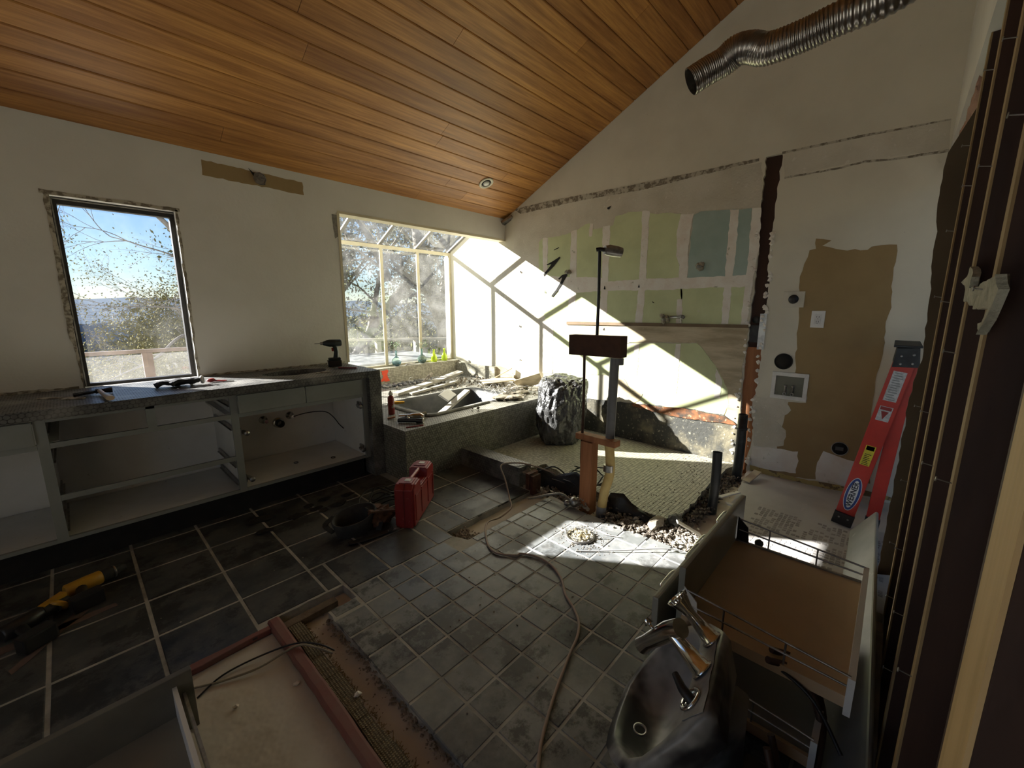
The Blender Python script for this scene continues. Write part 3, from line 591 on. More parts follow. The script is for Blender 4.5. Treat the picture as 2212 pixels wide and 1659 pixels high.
q = MB()
for i in range(60):
    x = rnd.uniform(.9, 1.55); y = rnd.uniform(3.1, 3.65)
    if abs(x-cx) < .27 and abs(y-cy) < .18: continue
    q.chunk((x, y, .887), rnd.uniform(.002, .006))
tag(q.build('counter_crumbs', m_mud), 'mortar crumbs scattered round the counter sink hole', 'debris', kind='stuff')
for px, py, l_ in ((1.1, 3.35, 'left one'), (1.35, 3.25, 'right one')):
    tag(MB().lathe([(.016, 0), (.018, .003), (.016, .006), (.014, .003), (.016, 0)], (px, py, z0+.019)).build('rubber_washer', m_black), 'small black washer lying on the sink bay floor, '+l_, 'washer')

# ---------------- tub surround ----------------
def rrect(x0, x1, y0, y1, r, n=6):
    out = []
    for cx_, cy_, a0 in ((x1-r, y1-r, 0), (x0+r, y1-r, 90), (x0+r, y0+r, 180), (x1-r, y0+r, 270)):
        for i in range(n+1): a = math.radians(a0+90*i/n); out.append((cx_+r*math.cos(a), cy_+r*math.sin(a)))
    return out
ts = thing('tub_surround', 'penny-tiled bath surround under the glazed bay', 'bath surround', (1.7, 2.72, 0))
q = MB(); q.plate([(1.70, 2.72), (GX-.004, 2.72), (GX-.004, 4.645), (1.744, 4.645), (1.744, 3.705), (1.70, 3.705)], [rrect(2.13, 3.30, 2.99, 3.74, .13)], .395, .43); q.build('deck', m_penny, ts)
q = MB(); q.box(1.702, GX-.004, 2.722, 2.80, -.045, .395); q.box(1.702, 1.78, 2.80, 3.70, -.045, .395); q.build('face', penny('penny_mosaic_face', (.30, .295, .235), (.07, .068, .057), .0235, dustamt=.15), ts)
tub = thing('bathtub', 'dark dusty sunken bathtub with debris in it', 'bathtub', (2.7, 3.35, 0))
q = MB(); n_ = 28; prof = [(0, .405, 1.0), (.0, .43, 1.0), (-.004, .43, .99), (-.02, .40, .97), (-.05, .2, .9), (-.09, .06, .82), (-.2, .03, .6)]
rings = []
for ins_, z, s in ((.0, .432, 0), (.012, .434, 0), (.03, .40, 0), (.07, .22, 0), (.12, .08, 0), (.20, .05, 0)):
    rings.append([(x, y, z) for x, y in rrect(2.128+ins_, 3.302-ins_*1.2, 2.988+ins_, 3.742-ins_, max(.03, .13-ins_*.4))])
vs = [v for r in rings for v in r]; k = len(rings[0])
q.add(vs, [(i*k+j, i*k+(j+1) % k, (i+1)*k+(j+1) % k, (i+1)*k+j) for i in range(len(rings)-1) for j in range(k)], True); q.add(rings[-1], [tuple(range(k))])
q.build('basin', pm('dusty_black_enamel', (.03, .032, .032), (.085, .082, .072), scale=4, rough=.5), tub)
q = MB(); path = [(2.09, 3.60, .437), (2.07, 3.45, .437), (2.075, 3.15, .437), (2.10, 3.0, .437), (2.16, 2.95, .437), (2.4, 2.955, .437), (2.62, 2.965, .437), (2.85, 2.98, .437)]
q.tube(smooth_path(path, 4), .032, 6, ry=.42); q.build('broken_rim', pm('rim_mortar', (.34, .33, .29), (.16, .155, .14), scale=9, rough=.9, bump=.5, bscale=50), tub)
# curb and pan
q = MB(); q.bbox(2.26, 2.40, 2.02, 2.718, -.04, .155, .006); cb = q.build('shower_curb', m_penny2); tag(cb, 'low penny-tiled shower curb running out from the tub surround', 'curb')
q = MB(); q.chunk((2.33, 1.99, .10), .06); q.chunk((2.36, 1.97, .05), .05); q.chunk((2.29, 1.99, .12), .035); q.chunk((2.3, 1.98, .0), .05)
q.build('broken_mortar', m_mud, cb)
q = MB(); q.box(2.27, 2.38, 1.93, 1.965, -.04, .125); q.box(2.28, 2.375, 1.90, 1.928, -.04, .11); q.build('curb_lumber', pm('rotten_redwood', (.12, .045, .025), (.06, .025, .015), scale=14, rough=.8, bump=.5), cb)
pan = [(p[0], p[1]) for p in [(2.898,2.543),(2.726,2.12),(2.605,1.766),(2.545,1.494),(2.518,1.271),(2.493,1.071),(2.505,0.95),(2.652,0.901),(2.911,0.9),(3.231,0.924),(3.558,0.919),(3.888,0.901)]]
pan = [(2.40, 2.715), (2.40, 2.20)]+[p for p in pan if p[1] < 2.2 and p[0] > 2.4]+[(3.858, .92), (3.858, 2.715)]
q = MB(); q.plate(rag(pan, .012, .05, skip=(0, len(pan)-1, len(pan)-2, len(pan)-3)), [], -.045, .03); sp_ = q.build('shower_pan', m_pan); tag(sp_, 'small square-tiled shower floor with broken edges below the black-stained wall', 'shower pan')
# pebbles
GRP = 'river pebbles in the trough behind the tub'
pb = []
mp = [pm('pebble_grey', (.30, .29, .27), (.22, .21, .2), scale=9, rough=.5), pm('pebble_pale', (.46, .43, .37), (.34, .32, .28), scale=9, rough=.5), pm('pebble_dark', (.10, .10, .10), (.15, .15, .14), scale=9, rough=.45)]
base_m = []
for i in range(3):
    q = MB(); q.blob((0, 0, 0), .03, 2, .08, 2, (1, .72, .42), seed=i); o = q.build('pebble', mp[i]); base_m.append(o.data); bpy.data.objects.remove(o)
for i in range(64):
    o = bpy.data.objects.new('pebble', base_m[rnd.randrange(3)]); C.objects.link(o)
    col_, r_i = i % 16, i//16
    o.location = (2.55+col_*.062+rnd.uniform(-.012, .012), 4.42+r_i*.052+rnd.uniform(-.01, .01), .443); o.rotation_euler = (0, 0, rnd.uniform(0, 6)); s = rnd.uniform(.75, 1.15); o.scale = (s, s, s)
    tag(o, 'smooth river pebble in the trough between the tub and the tiled sill wall', 'pebble', GRP)
# deck debris
def plank_(name, a, b, w_, h_, m, lab, cat='debris', upv=(0, 0, 1)):
    q = MB(); q.bar(a, b, w_, h_, upv); o = q.build(name, m, None, .002); tag(o, lab, cat); return o
m_scrap = pm('dusty_board', (.46, .43, .36), (.28, .26, .22), scale=8, rough=.9, bump=.4, bscale=40)
plank_('wood_batten', (2.35, 3.92, .455), (3.35, 4.22, .50), .09, .03, m_scrap, 'long pale dusty board lying slanted behind the tub')
plank_('wood_batten', (2.5, 3.85, .445), (3.3, 4.0, .47), .05, .025, m_scrap, 'narrower grey batten lying along the far tub edge')
plank_('wood_batten', (2.45, 3.30, .30), (3.02, 3.50, .455), .07, .03, m_scrap, 'pale batten lying diagonally down inside the bathtub')
plank_('tile_slab', (2.64, 3.45, .437), (2.86, 3.58, .452), .12, .018, m_white, 'small broken white slab at the far side over the tub', upv=(0, -.6, .8))
plank_('tile_slab', (2.98, 4.17, .46), (3.45, 4.13, .56), .13, .025, m_scrap, 'broken mortar-backed slab propped up behind the tub')
plank_('tile_slab', (2.92, 4.24, .44), (3.0, 4.15, .58), .16, .03, m_mud, 'upright broken mosaic chunk behind the tub, leftmost')
plank_('plywood_scrap', (3.45, 3.72, .47), (3.80, 3.50, .50), .28, .012, m_ply, 'thin tan plywood scrap lying at the gable wall end of the tub')
plank_('plywood_scrap', (3.62, 3.30, .46), (3.80, 3.05, .56), .15, .012, m_ply, 'curled tan scrap leaning above the black bag', upv=(.8, 0, .5))
plank_('plywood_scrap', (3.68, 3.80, .46), (3.82, 3.55, .62), .05, .012, m_ply, 'narrow tan plywood sliver against the gable wall corner')
for i, (x, y) in enumerate(((3.05, 2.98), (3.20, 3.05), (3.38, 3.0), (3.55, 3.2), (3.15, 2.88))):
    q = MB(); q.blob((x, y, .452), .09, 2, .3, 3, (1.3, .8, .22), seed=20+i, smooth=False); o = q.build('mortar_slab', m_mud)
    tag(o, 'broken mortar slab heaped on the right end of the tub deck', 'debris', 'mortar slabs on the tub deck')
q = MB()
for i in range(520):
    x = min(3.83, max(2.3, rnd.gauss(3.35, .3))); y = rnd.uniform(2.78, 4.35)
    if 2.10 < x < 3.33 and 2.96 < y < 3.76: continue
    q.chunk((x, y, .434+rnd.random()*.02), rnd.uniform(.006, .026))
tag(q.build('deck_rubble', m_mud), 'pale rubble and chips heaped over the back and right of the tub deck', 'debris', kind='stuff')
q = MB()
for i in range(70):
    a = rnd.uniform(0, 6.28); c0 = Vector((rnd.gauss(3.25, .12), rnd.gauss(3.15, .12), .47)); L_ = rnd.uniform(.08, .2)
    q.tube(smooth_path([c0, c0+Vector((math.cos(a)*L_*.5, math.sin(a)*L_*.5, rnd.uniform(0, .05))), c0+Vector((math.cos(a)*L_, math.sin(a)*L_, -.02))], 3), .0015, 4, False)
tag(q.build('wire_lath', m_steel), 'tangle of torn wire lath at the right rim of the tub', 'debris', kind='stuff')
# can and tools on the deck
t = thing('spray_can', 'dark red aerosol can standing on the tub deck by the end panel', 'can', (1.92, 3.28, .43))
q = MB(); q.lathe([(0, 0), (.028, 0), (.029, .006), (.029, .150), (.022, .168), (.013, .172), (.013, .18), (0, .18)], (1.92, 3.28, .43)); q.build('body', pm('can_red', (.22, .02, .018), (.30, .28, .24), scale=18, rough=.35, lo=.6, hi=.64), t)
q = MB(); q.lathe([(.0, .18), (.02, .18), (.018, .20), (.009, .206), (.009, .216), (0, .216)], (1.92, 3.28, .43)); q.build('nozzle', m_white, t)
t = thing('tub_spout', 'chrome tub spout with a grey sleeve lying at the near corner of the tub deck', 'tap', (2.0, 2.98, .43))
q = MB(); q.tube(smooth_path([(1.86, 3.06, .455), (1.93, 3.0, .458), (2.0, 2.96, .456), (2.02, 2.93, .446)], 5), [.022]*6+[.027]*6+[.022]*4, 14); q.build('spout', m_chrome, t)
q = MB(); q.tube([(1.99, 2.99, .455), (2.09, 2.99, .46)], .016, 12); q.build('sleeve', m_mud, t)
t = thing('tub_valve', 'black and chrome valve body lying in front of the chrome spout', 'valve', (1.88, 2.90, .43))
q = MB(); q.tube([(1.80, 2.98, .452), (1.90, 2.86, .452)], [.016, .016], 12); q.tube([(1.90, 2.86, .452), (1.935, 2.82, .452)], [.021, .021], 14); q.tube([(1.84, 2.93, .455), (1.87, 2.96, .48)], .013, 10); q.build('body', m_black, t)
q = MB(); q.lathe([(.020, 0), (.023, .004), (.020, .008), (.016, .004), (.020, 0)], (1.936, 2.818, .452), (.66, -.75, 0)); q.lathe([(.0, 0), (.014, .0), (.012, .012), (0, .016)], (1.86, 2.92, .466)); q.build('ring', m_chrome, t)
t = thing('screwdriver', 'yellow-handled screwdriver lying on the tub deck behind the red can', 'screwdriver', (2.15, 3.70, .43))
q = MB(); q.tube([(2.12, 3.62, .442), (2.17, 3.60, .442), (2.24, 3.57, .442)], [.015, .017, .011], 10); q.build('handle', m_yel, t)
q = MB(); q.tube([(2.04, 3.65, .442), (2.12, 3.62, .442)], .004, 8); q.build('shaft', m_black, t)
plank_('marking_pencil', (1.76, 2.80, .434), (1.90, 2.76, .434), .008, .008, m_red, 'thin red pencil lying at the front corner of the tub deck', 'pencil')
plank_('wood_scrap', (1.80, 3.15, .436), (1.86, 3.12, .445), .02, .012, m_redwood, 'tiny brown wood scrap on the tub deck in front of the red can')
q = MB(); q.sheet(rag([(2.60, .615), (2.70, .61), (2.695, .53), (2.72, .47), (2.60, .48), (2.63, .55)], .01, .02), lambda a, b, k: (a, 4.648-k, b), .002)
tag(q.build('paint_mark', pm('orange_paint', (.95, .10, .03), (.8, .08, .03), rough=.6)), 'bright orange spray paint mark on the sill wall above the red can', 'paint mark')
# sill things
def flask(x, y, z, s, lab, seed):
    t = thing('round_vase', lab, 'vase', (x, y, z))
    g = pm('aqua_glass', (.55, .75, .75), (.50, .70, .72), rough=.05, tr=.92)
    q = MB(); q.lathe([(0, 0), (.03*s, .002), (.055*s, .025*s), (.062*s, .055*s), (.055*s, .085*s), (.03*s, .11*s), (.014*s, .125*s), (.012*s, .19*s), (.016*s, .2*s), (.013*s, .2*s), (.010*s, .19*s), (.011*s, .127*s)], (x, y, z)); q.build('glass_body', g, t)
    q = MB(); q.lathe([(0, .004), (.028*s, .005), (.052*s, .026*s), (.057*s, .05*s), (0, .05*s)], (x, y, z)); q.build('water', pm('water', (.16, .30, .30), rough=.02, tr=.7), t)
    q = MB(); rr = random.Random(seed)
    for i in range(5):
        a = rr.uniform(0, 6.28); tip = Vector((x+math.cos(a)*.07, y+math.sin(a)*.05, z+.2*s+rr.uniform(.04, .12))); q.tube(smooth_path([(x, y, z+.1*s), (x, y, z+.2*s), tip], 3), .0015, 5)
        for k in range(7):
            c_ = tip+Vector((rr.uniform(-.03, .03), rr.uniform(-.03, .03), rr.uniform(-.04, .02))); d = Vector((rr.uniform(-1, 1), rr.uniform(-1, 1), rr.uniform(-.5, .8))).normalized(); e = d.cross(Vector((0, 0, 1))).normalized()*.009
            q.add([c_, c_+d*.014+e, c_+d*.034, c_+d*.014-e], [(0, 1, 2, 3)])
    q.build('sprig', pm('sprig_leaf', (.14, .24, .10), (.40, .45, .33), scale=60, rough=.6), t)
flask(2.88, 4.73, .637, 1.0, 'round clear vase with a leafy sprig, left one on the window sill', 1)
flask(3.27, 4.72, .637, 1.0, 'round clear vase with a leafy sprig, right one on the window sill', 2)
for i, x in enumerate((3.48, 3.66)):
    t = tag(MB().lathe([(0, 0), (.036, 0), (.044, .02), (.043, .055), (.030, .09), (.017, .115), (.014, .15), (.017, .175), (.012, .176), (.012, .12)], (x, 4.73, .637)).build('green_bottle', pm('lime_glaze', (.50, .66, .02), (.42, .58, .02), rough=.18, spec=.6)), 'lime green slender bottle on the window sill, %s of the pair' % ('left' if i == 0 else 'right'), 'bottle')
t = thing('scraper_tool', 'small dark metal tool lying on the sill between the two vases', 'tool', (3.07, 4.70, .637))
q = MB(); q.tube([(3.0, 4.70, .65), (3.14, 4.70, .65)], .011, 8); q.bar((2.99, 4.68, .642), (3.03, 4.72, .642), .02, .006); q.build('body', m_steel, t)
q = MB(); q.tube(smooth_path([(2.86, 4.40, .432), (2.85, 4.42, .49), (2.88, 4.42, .52), (2.92, 4.42, .515)], 4), .0025, 6); tag(q.build('bent_wire', m_white), 'short bent white wire standing up from the pebble trough', 'wire')
# ---- trash bag ----
bm = bmesh.new(); bmesh.ops.create_icosphere(bm, subdivisions=6, radius=1)
for v in bm.verts:
    c_ = v.co.copy(); z = c_.z
    if z > .55: c_.z = .55+(z-.55)*.4
    sq = max(abs(c_.x), abs(c_.y)); rr_ = math.hypot(c_.x, c_.y)+1e-6; wide = .55+.6*min(1, (1-abs(z))*2.2)
    rid = lambda f, o: 1-abs(noise.noise(Vector((c_.x*f, c_.y*f, c_.z*f*.7))+Vector((o, o*2, 3)))*2.6)
    k = .16*noise.noise(c_*1.5+Vector((4, 0, 0)))+.055*rid(2.6, 1)+.04*rid(5.2, 2)+.022*rid(10, 5)+.010*rid(21, 7)
    taper = 1.06+.10*z if z > -.35 else 1.02-.25*(-.35-z)
    r2 = Vector((c_.x*taper, c_.y*taper, c_.z))*(1+k)
    bul = (1/max(rr_, .25))**.35
    v.co = Vector((3.38+r2.x*bul*.245+.03*z, 2.44+r2.y*bul*.215, .33+r2.z*.47))
    v.co.z = max(v.co.z, .031)
q = MB(); q.bm(bm, None, True); tag(q.build('trash_bag', pm('black_bag_film', (.03, .03, .031), (.10, .10, .10), scale=3, rough=.24, bump=.9, bscale=12, bd=.03, spec=1.0)), 'crumpled black plastic rubbish bag standing against the tub surround', 'bag')
# ---------------- exposed shower plumbing ----------------
m_foam = pm('yellow_foam', (.62, .47, .19), (.50, .36, .13), scale=9, rough=.8, bump=.3)
m_greyp = pm('grey_pvc', (.20, .205, .21), (.15, .155, .16), scale=6, rough=.5)
q = MB(); q.box(2.31, 2.40, 1.415, 1.50, -.045, .482); tag(q.build('wood_post', m_redwood, None, .003), 'short reddish wooden stub post rising from the rubble beside the yellow pipe', 'post')
t = tag(MB().bar((2.36, 1.555, .505), (2.355, 1.245, .505), .07, .042).build('wood_crosspiece', m_redwood, None, .003), 'short wooden crosspiece lying on the stub post', 'crosspiece')
t = thing('riser_pipe', 'grey vertical pipe with yellow foam on its lower half, holding up the wood block', 'pipe', (2.36, 1.31, 0))
q = MB(); q.tube([(2.385, 1.32, .52), (2.385, 1.31, 1.062)], .030, 16); q.build('pipe', m_greyp, t)
q = MB(); q.tube(smooth_path([(2.34, 1.335, .02), (2.35, 1.325, .15), (2.368, 1.30, .28), (2.37, 1.305, .40), (2.37, 1.315, .478)], 4), .031, 16); q.build('foam_sleeve', m_foam, t)
q = MB(); q.tube([(2.335, 1.338, -.04), (2.34, 1.335, .045)], .0335, 16); q.build('pipe_collar', m_greyp, t)
q = MB(); q.tube([(2.358, 1.306, .30), (2.36, 1.306, .345)], .0345, 16); q.build('tape_band', m_steel, t)
q = MB(); q.tube([(2.40, 1.295, 1.02), (2.40, 1.295, 1.062)], .036, 16); q.build('pipe_coupling', m_greyp, t)
q = MB(); q.bar((2.37, 1.635, 1.134), (2.36, 1.235, 1.140), .075, .135); tag(q.build('wood_block', pm('dark_lumber', (.085, .035, .02), (.05, .022, .014), scale=8, rough=.8, bump=.4), None, .003), 'dark rough wooden block held up in the air by the pipes', 'wood block')
t = thing('shower_riser', 'thin dark shower riser pipe with a head at its top', 'shower pipe', (2.36, 1.43, 1.2))
q = MB(); q.tube([(2.36, 1.433, 1.207), (2.36, 1.432, 1.45), (2.36, 1.437, 1.735)], .010, 12); q.build('pipe', m_black, t)
q = MB(); q.tube([(2.35, 1.455, 1.742), (2.36, 1.435, 1.745), (2.40, 1.40, 1.738)], .013, 12); q.build('elbow', m_black, t)
q = MB(); q.tube([(2.37, 1.405, 1.738), (2.395, 1.39, 1.738), (2.44, 1.355, 1.73), (2.46, 1.34, 1.726)], [.026, .034, .033, .030], 18); q.build('shower_head', m_steel, t)
q = MB(); q.tube(smooth_path([(2.36, 1.525, 1.066), (2.36, 1.52, .8), (2.355, 1.518, .53), (2.36, 1.522, .30), (2.37, 1.50, .18), (2.36, 1.475, .08), (2.36, 1.46, -.03)], 4), .0095, 10); tag(q.build('supply_pipe', pm('brown_copper', (.09, .045, .03), (.05, .03, .022), scale=20, rough=.5, metal=.6)), 'thin brown water pipe running from the wood block down past the stub post', 'pipe')
# cables coiled behind the post
q = MB()
for i, (r0, h0) in enumerate(((.16, .04), (.13, .055), (.18, .045))):
    q.tube(smooth_path([(2.66+r0*math.cos(a)*1.2, 1.66+r0*math.sin(a), .045+h0*math.sin(a*2+i)**2) for a in [k*.55+i for k in range(11)]], 4), .0055, 6)
q.tube(smooth_path([(2.42, 1.95, .10), (2.50, 1.86, .14), (2.55, 1.76, .06), (2.48, 1.72, .05), (2.44, 1.84, .06)], 5), .006, 6)
tag(q.build('cable_coil', m_black), 'loosely coiled black cable on the shower pan behind the stub post', 'cable')
# black membrane flaps
m_flap = pm('black_liner', (.014, .014, .015), (.035, .035, .034), scale=6, rough=.45, bump=.5, bscale=18)
def flap(pts, lab):
    bm = bmesh.new(); n_, k_ = len(pts), 5; g = []
    for i, (a, b) in enumerate(pts):
        a, b = Vector(a), Vector(b); g.append([bm.verts.new(a.lerp(b, j/k_)+Vector((noise.noise(a*9+Vector((j, 0, 0)))*.03, noise.noise(b*9+Vector((j, 1, 0)))*.03, noise.noise(a*7+Vector((0, j, 3)))*.02))) for j in range(k_+1)])
    for i in range(n_-1):
        for j in range(k_): bm.faces.new((g[i][j], g[i+1][j], g[i+1][j+1], g[i][j+1]))
    q = MB(); q.bm(bm, None, True); o = q.build('torn_liner', m_flap); s = o.modifiers.new('s', 'SOLIDIFY'); s.thickness = .004; tag(o, lab, 'liner')
flap([((2.42, 1.99, -.03), (2.45, 2.0, .13)), ((2.44, 1.88, -.03), (2.50, 1.86, .07)), ((2.44, 1.78, -.03), (2.50, 1.74, .12)), ((2.43, 1.68, -.03), (2.48, 1.62, .17)), ((2.42, 1.60, -.03), (2.46, 1.54, .15)), ((2.42, 1.52, -.03), (2.45, 1.46, .12))], 'torn black liner curling up between curb and stub post')
flap([((2.42, 1.36, -.03), (2.47, 1.34, .10)), ((2.43, 1.28, -.03), (2.50, 1.26, .11)), ((2.43, 1.21, -.03), (2.50, 1.18, .07)), ((2.42, 1.14, -.03), (2.47, 1.12, .05)), ((2.42, 1.04, -.03), (2.46, 1.02, .035))], 'torn black liner flap behind the foot of the yellow pipe')
# valve and flex line at the floor
t = thing('floor_valve', 'old chrome stop valve lying at the foot of the stub post', 'valve', (2.27, 1.52, 0))
q = MB(); q.blob((2.28, 1.52, .035), .035, 3, .12, 2.5, seed=3); q.blob((2.25, 1.56, .025), .022, 2, .1, 2, seed=4); q.tube([(2.25, 1.56, .02), (2.31, 1.50, .05)], .018, 12); q.build('body', m_steel, t)
q = MB()
for i in range(50): q.chunk((2.32+rnd.gauss(0, .025), 1.47+rnd.gauss(0, .05), rnd.uniform(.0, .06)), rnd.uniform(.006, .02))
q.build('mortar_crust', m_mud, t)
q = MB(); pts = smooth_path([(2.27, 1.55, .045), (2.28, 1.63, .06), (2.25, 1.72, .035), (2.19, 1.79, .012), (2.14, 1.83, .008)], 8)
q.tube(pts, [.008+.0012*(i % 2) for i in range(len(pts))], 8); tag(q.build('braided_line', m_aluL), 'short pale braided line lying from the floor valve onto the tiles', 'hose')
# rubble edge
def rubble(name, pts, n, sp, r, m, lab, z0=-.04, hz=.05):
    q = MB(); L_ = len(pts)-1
    for i in range(n):
        s = rnd.uniform(0, L_); k = min(int(s), L_-1); f_ = s-k; x = pts[k][0]*(1-f_)+pts[k+1][0]*f_+rnd.gauss(0, sp); y = pts[k][1]*(1-f_)+pts[k+1][1]*f_+rnd.gauss(0, sp)
        q.chunk((x, y, z0+rnd.random()*hz), rnd.uniform(*r))
    return tag(q.build(name, m), lab, 'rubble', kind='stuff')
m_rub = pm('grey_brown_rubble', (.24, .20, .15), (.12, .10, .08), scale=20, rough=.95, c=(.50, .46, .38), cs=16, cl=.56, ch=.62)
rubble('broken_tile_rubble', [(2.34, 1.30), (2.34, 1.1), (2.36, .95), (2.42, .85), (2.34, .70)], 1300, .05, (.004, .019), m_rub, 'broken tile and mortar rubble between tiled floor and shower pan')
rubble('pan_edge_rubble', [(2.50, .90), (2.75, .86), (3.0, .87), (3.3, .86), (3.7, .86)], 700, .035, (.005, .022), pm('dark_rubble', (.16, .13, .10), (.07, .06, .05), scale=20, rough=.95, c=(.42, .38, .30), cs=16, cl=.60, ch=.66), 'dark crumbled rubble along the right edge of the shower pan')
rubble('plaster_rubble', [(2.30, .80), (2.42, .76), (2.38, .64)], 520, .045, (.003, .014), pm('white_plaster_bits', (.70, .67, .58), (.50, .47, .38), scale=20, rough=.95), 'white plaster rubble in the sun at the corner of the tiled floor')
rubble('pan_rubble', [(2.4, 1.5), (2.42, 1.9)], 200, .05, (.006, .02), m_rub, 'rubble in the cut beside the curb', -.04, .04)
rubble('pan_crumbs', [(2.6, 1.2), (2.9, 1.1), (3.5, 1.05), (3.7, 1.2)], 160, .12, (.003, .008), m_rub, 'crumbs scattered on the shower pan', .03, .004)
for i, (c_, s, l) in enumerate((((2.42, .98, .02), (1.6, .8, .7), 'pale, left of the dark one'), ((2.52, .90, .03), (1.0, .8, .8), 'dark, at the near corner of the pan'))):
    q = MB(); q.blob(c_, .055, 2, .18, 2, s, seed=40+i, smooth=False); tag(q.build('concrete_lump', m_mud if i == 0 else m_memb), 'concrete lump at the shower pan edge, '+l, 'rubble')
for i, (a, b, w_, l) in enumerate((((2.52, .74, -.01), (2.44, .86, .07), .04, 'white jagged shard pointing up by the plaster rubble'), ((3.28, .72, .02), (3.0, .78, .06), .03, 'long pale shard right of the left black drain pipe'), ((3.05, .66, .012), (3.0, .73, .03), .04, 'short pale shard at the foot of the left black drain pipe'), ((3.55, .74, .012), (3.75, .70, .05), .06, 'tan shard lying at the foot of the wall stud'))):
    plank_('broken_shard', a, b, w_, .010, m_tape if i != 3 else m_ply, l)
# drain pipes
t = thing('drain_pipe', 'black upright drain pipe standing in the rubble, left of the two', 'pipe', (2.93, .81, 0))
q = MB(); q.tube([(2.93, .80, -.04), (2.955, .80, .20), (2.975, .81, .395)], .031, 20, False); q.tube([(2.975, .81, .395), (2.955, .80, .2), (2.93, .80, -.03)], .026, 20, False); q.build('pipe', m_abs, t)
t = thing('drain_pipe', 'black upright drain pipe with a coupling standing against the wall stud, right of the two', 'pipe', (3.70, .84, 0))
q = MB(); q.tube([(3.66, .835, -.04), (3.69, .835, .25), (3.70, .84, .395)], .036, 20, False); q.build('pipe', m_abs, t)
q = MB(); q.lathe([(.036, 0), (.041, .0), (.041, .02), (.036, .02), (.036, .13), (.031, .13), (.031, 0)], (3.70, .84, .39)); q.build('coupling', m_abs, t)
q = MB(); q.lathe([(.0365, 0), (.0375, .002), (.0375, .17), (.0365, .172)], (3.672, .835, .02), (.10, 0, 1)); q.build('dust_band', pm('grey_dust', (.30, .30, .28), (.12, .12, .12), scale=14, rough=.8), t)
# floor box in the tiles
t = thing('floor_box', 'round open floor fitting full of pale debris in the sunlit tiles', 'floor fitting', (1.98, 1.27, 0))
q = MB(); q.lathe([(.072, 0), (.088, .001), (.088, .008), (.080, .012), (.072, .008), (.072, -.0)], (1.98, 1.27, .0), n=32); q.build('rim', m_steel, t)
q = MB()
for i in range(120): a = rnd.uniform(0, 6.28); r0 = rnd.uniform(0, .075); q.chunk((1.98+math.cos(a)*r0, 1.27+math.sin(a)*r0, .004+rnd.random()*.02), rnd.uniform(.004, .012))
q.build('plaster_bits', pm('cream_plaster', (.66, .60, .42), (.45, .38, .22), scale=30, rough=.9), t)
q = MB(); q.tube([(1.94, 1.34, .0), (1.935, 1.345, .05)], .003, 6); q.tube([(2.02, 1.20, .0), (2.022, 1.198, .045)], .003, 6); q.build('bolt', m_steel, t)
q = MB()
for i in range(320):
    a = rnd.uniform(0, 6.28); r0 = abs(rnd.gauss(.09, .05)); q.chunk((1.98+math.cos(a)*r0*1.1, 1.25+math.sin(a)*r0, .001), rnd.uniform(.0015, .006))
for i in range(90): q.chunk((rnd.uniform(.75, 2.2), rnd.uniform(.5, 1.75), .001), rnd.uniform(.001, .006))
for i in range(60): q.chunk((rnd.uniform(0, 2.2), rnd.uniform(1.95, 2.6), .001), rnd.uniform(.001, .005))
tag(q.build('floor_crumbs', m_mud), 'small crumbs scattered over the tiled floor', 'debris', kind='stuff')
q = MB(); q.tube(smooth_path([(1.83, 1.20, .004), (1.90, 1.12, .005), (2.03, .98, .012), (2.18, .82, .02), (2.24, .72, .01), (2.23, .70, .004)], 6), .0035, 6); q.tube(smooth_path([(2.10, 1.16, .004), (2.14, 1.08, .004)], 3), .003, 6)
tag(q.build('thin_wire', pm('wire_white', (.45, .44, .41), rough=.5)), 'thin pale wire lying across the sunlit tiles right of the floor fitting', 'wire')
# ---- long extension cord ----
cord = [(2.47, 1.83, .10), (2.39, 1.98, .145), (2.31, 2.07, .17), (2.18, 2.14, .17), (2.12, 2.04, .10), (2.05, 1.93, .012), (1.97, 1.84, -.005), (1.84, 1.82, -.018), (1.70, 1.80, .006), (1.56, 1.66, .007), (1.50, 1.53, .007), (1.56, 1.42, .007)]
cord += [(p[0], p[1], .007) for p in [(1.59,1.412),(1.631,1.323),(1.623,1.213),(1.569,1.112),(1.485,1.023),(1.434,0.939),(1.377,0.875),(1.307,0.835),(1.218,0.809),(1.117,0.775),(1.028,0.744),(0.943,0.71),(0.869,0.677),(0.809,0.641),(0.738,0.592)]]
q = MB(); q.tube(smooth_path(cord, 6), .0062, 8); tag(q.build('extension_cord', pm('dusty_tan_cord', (.38, .27, .21), (.30, .25, .21), scale=5, rough=.6)), 'long dusty tan extension cord snaking from the curb over the tiled floor', 'cord')
# ---------------- gable wall fittings ----------------
def GP(y, z, d=0): return Vector((GX-d, y, z))
t = thing('range_outlet', 'beige plate with a round black high-voltage socket on the laundry wall', 'outlet', (GX, .615, 1.44))
q = MB(); q.bbox(GX-.010, GX-.001, .545, .685, 1.385, 1.505, .003); q.build('plate', m_gablelow, t)
q = MB(); q.lathe([(0, 0), (.032, 0), (.034, .006), (.030, .016), (0, .016)], (GX-.008, .615, 1.447), (-1, 0, 0)); q.build('socket', m_black, t)
t = thing('duplex_outlet', 'white rectangular twin outlet on the brown paper wall', 'outlet', (GX, .445, 1.30))
q = MB(); q.bbox(GX-.010, GX-.002, .405, .489, 1.235, 1.36, .003); q.build('plate', pm('outlet_white', (.80, .79, .75), (.74, .73, .69), rough=.4), t)
q = MB(); q.bbox(GX-.014, GX-.009, .428, .466, 1.262, 1.333, .002); q.build('receptacle', pm('outlet_white2', (.74, .73, .69), rough=.4), t)
q = MB()
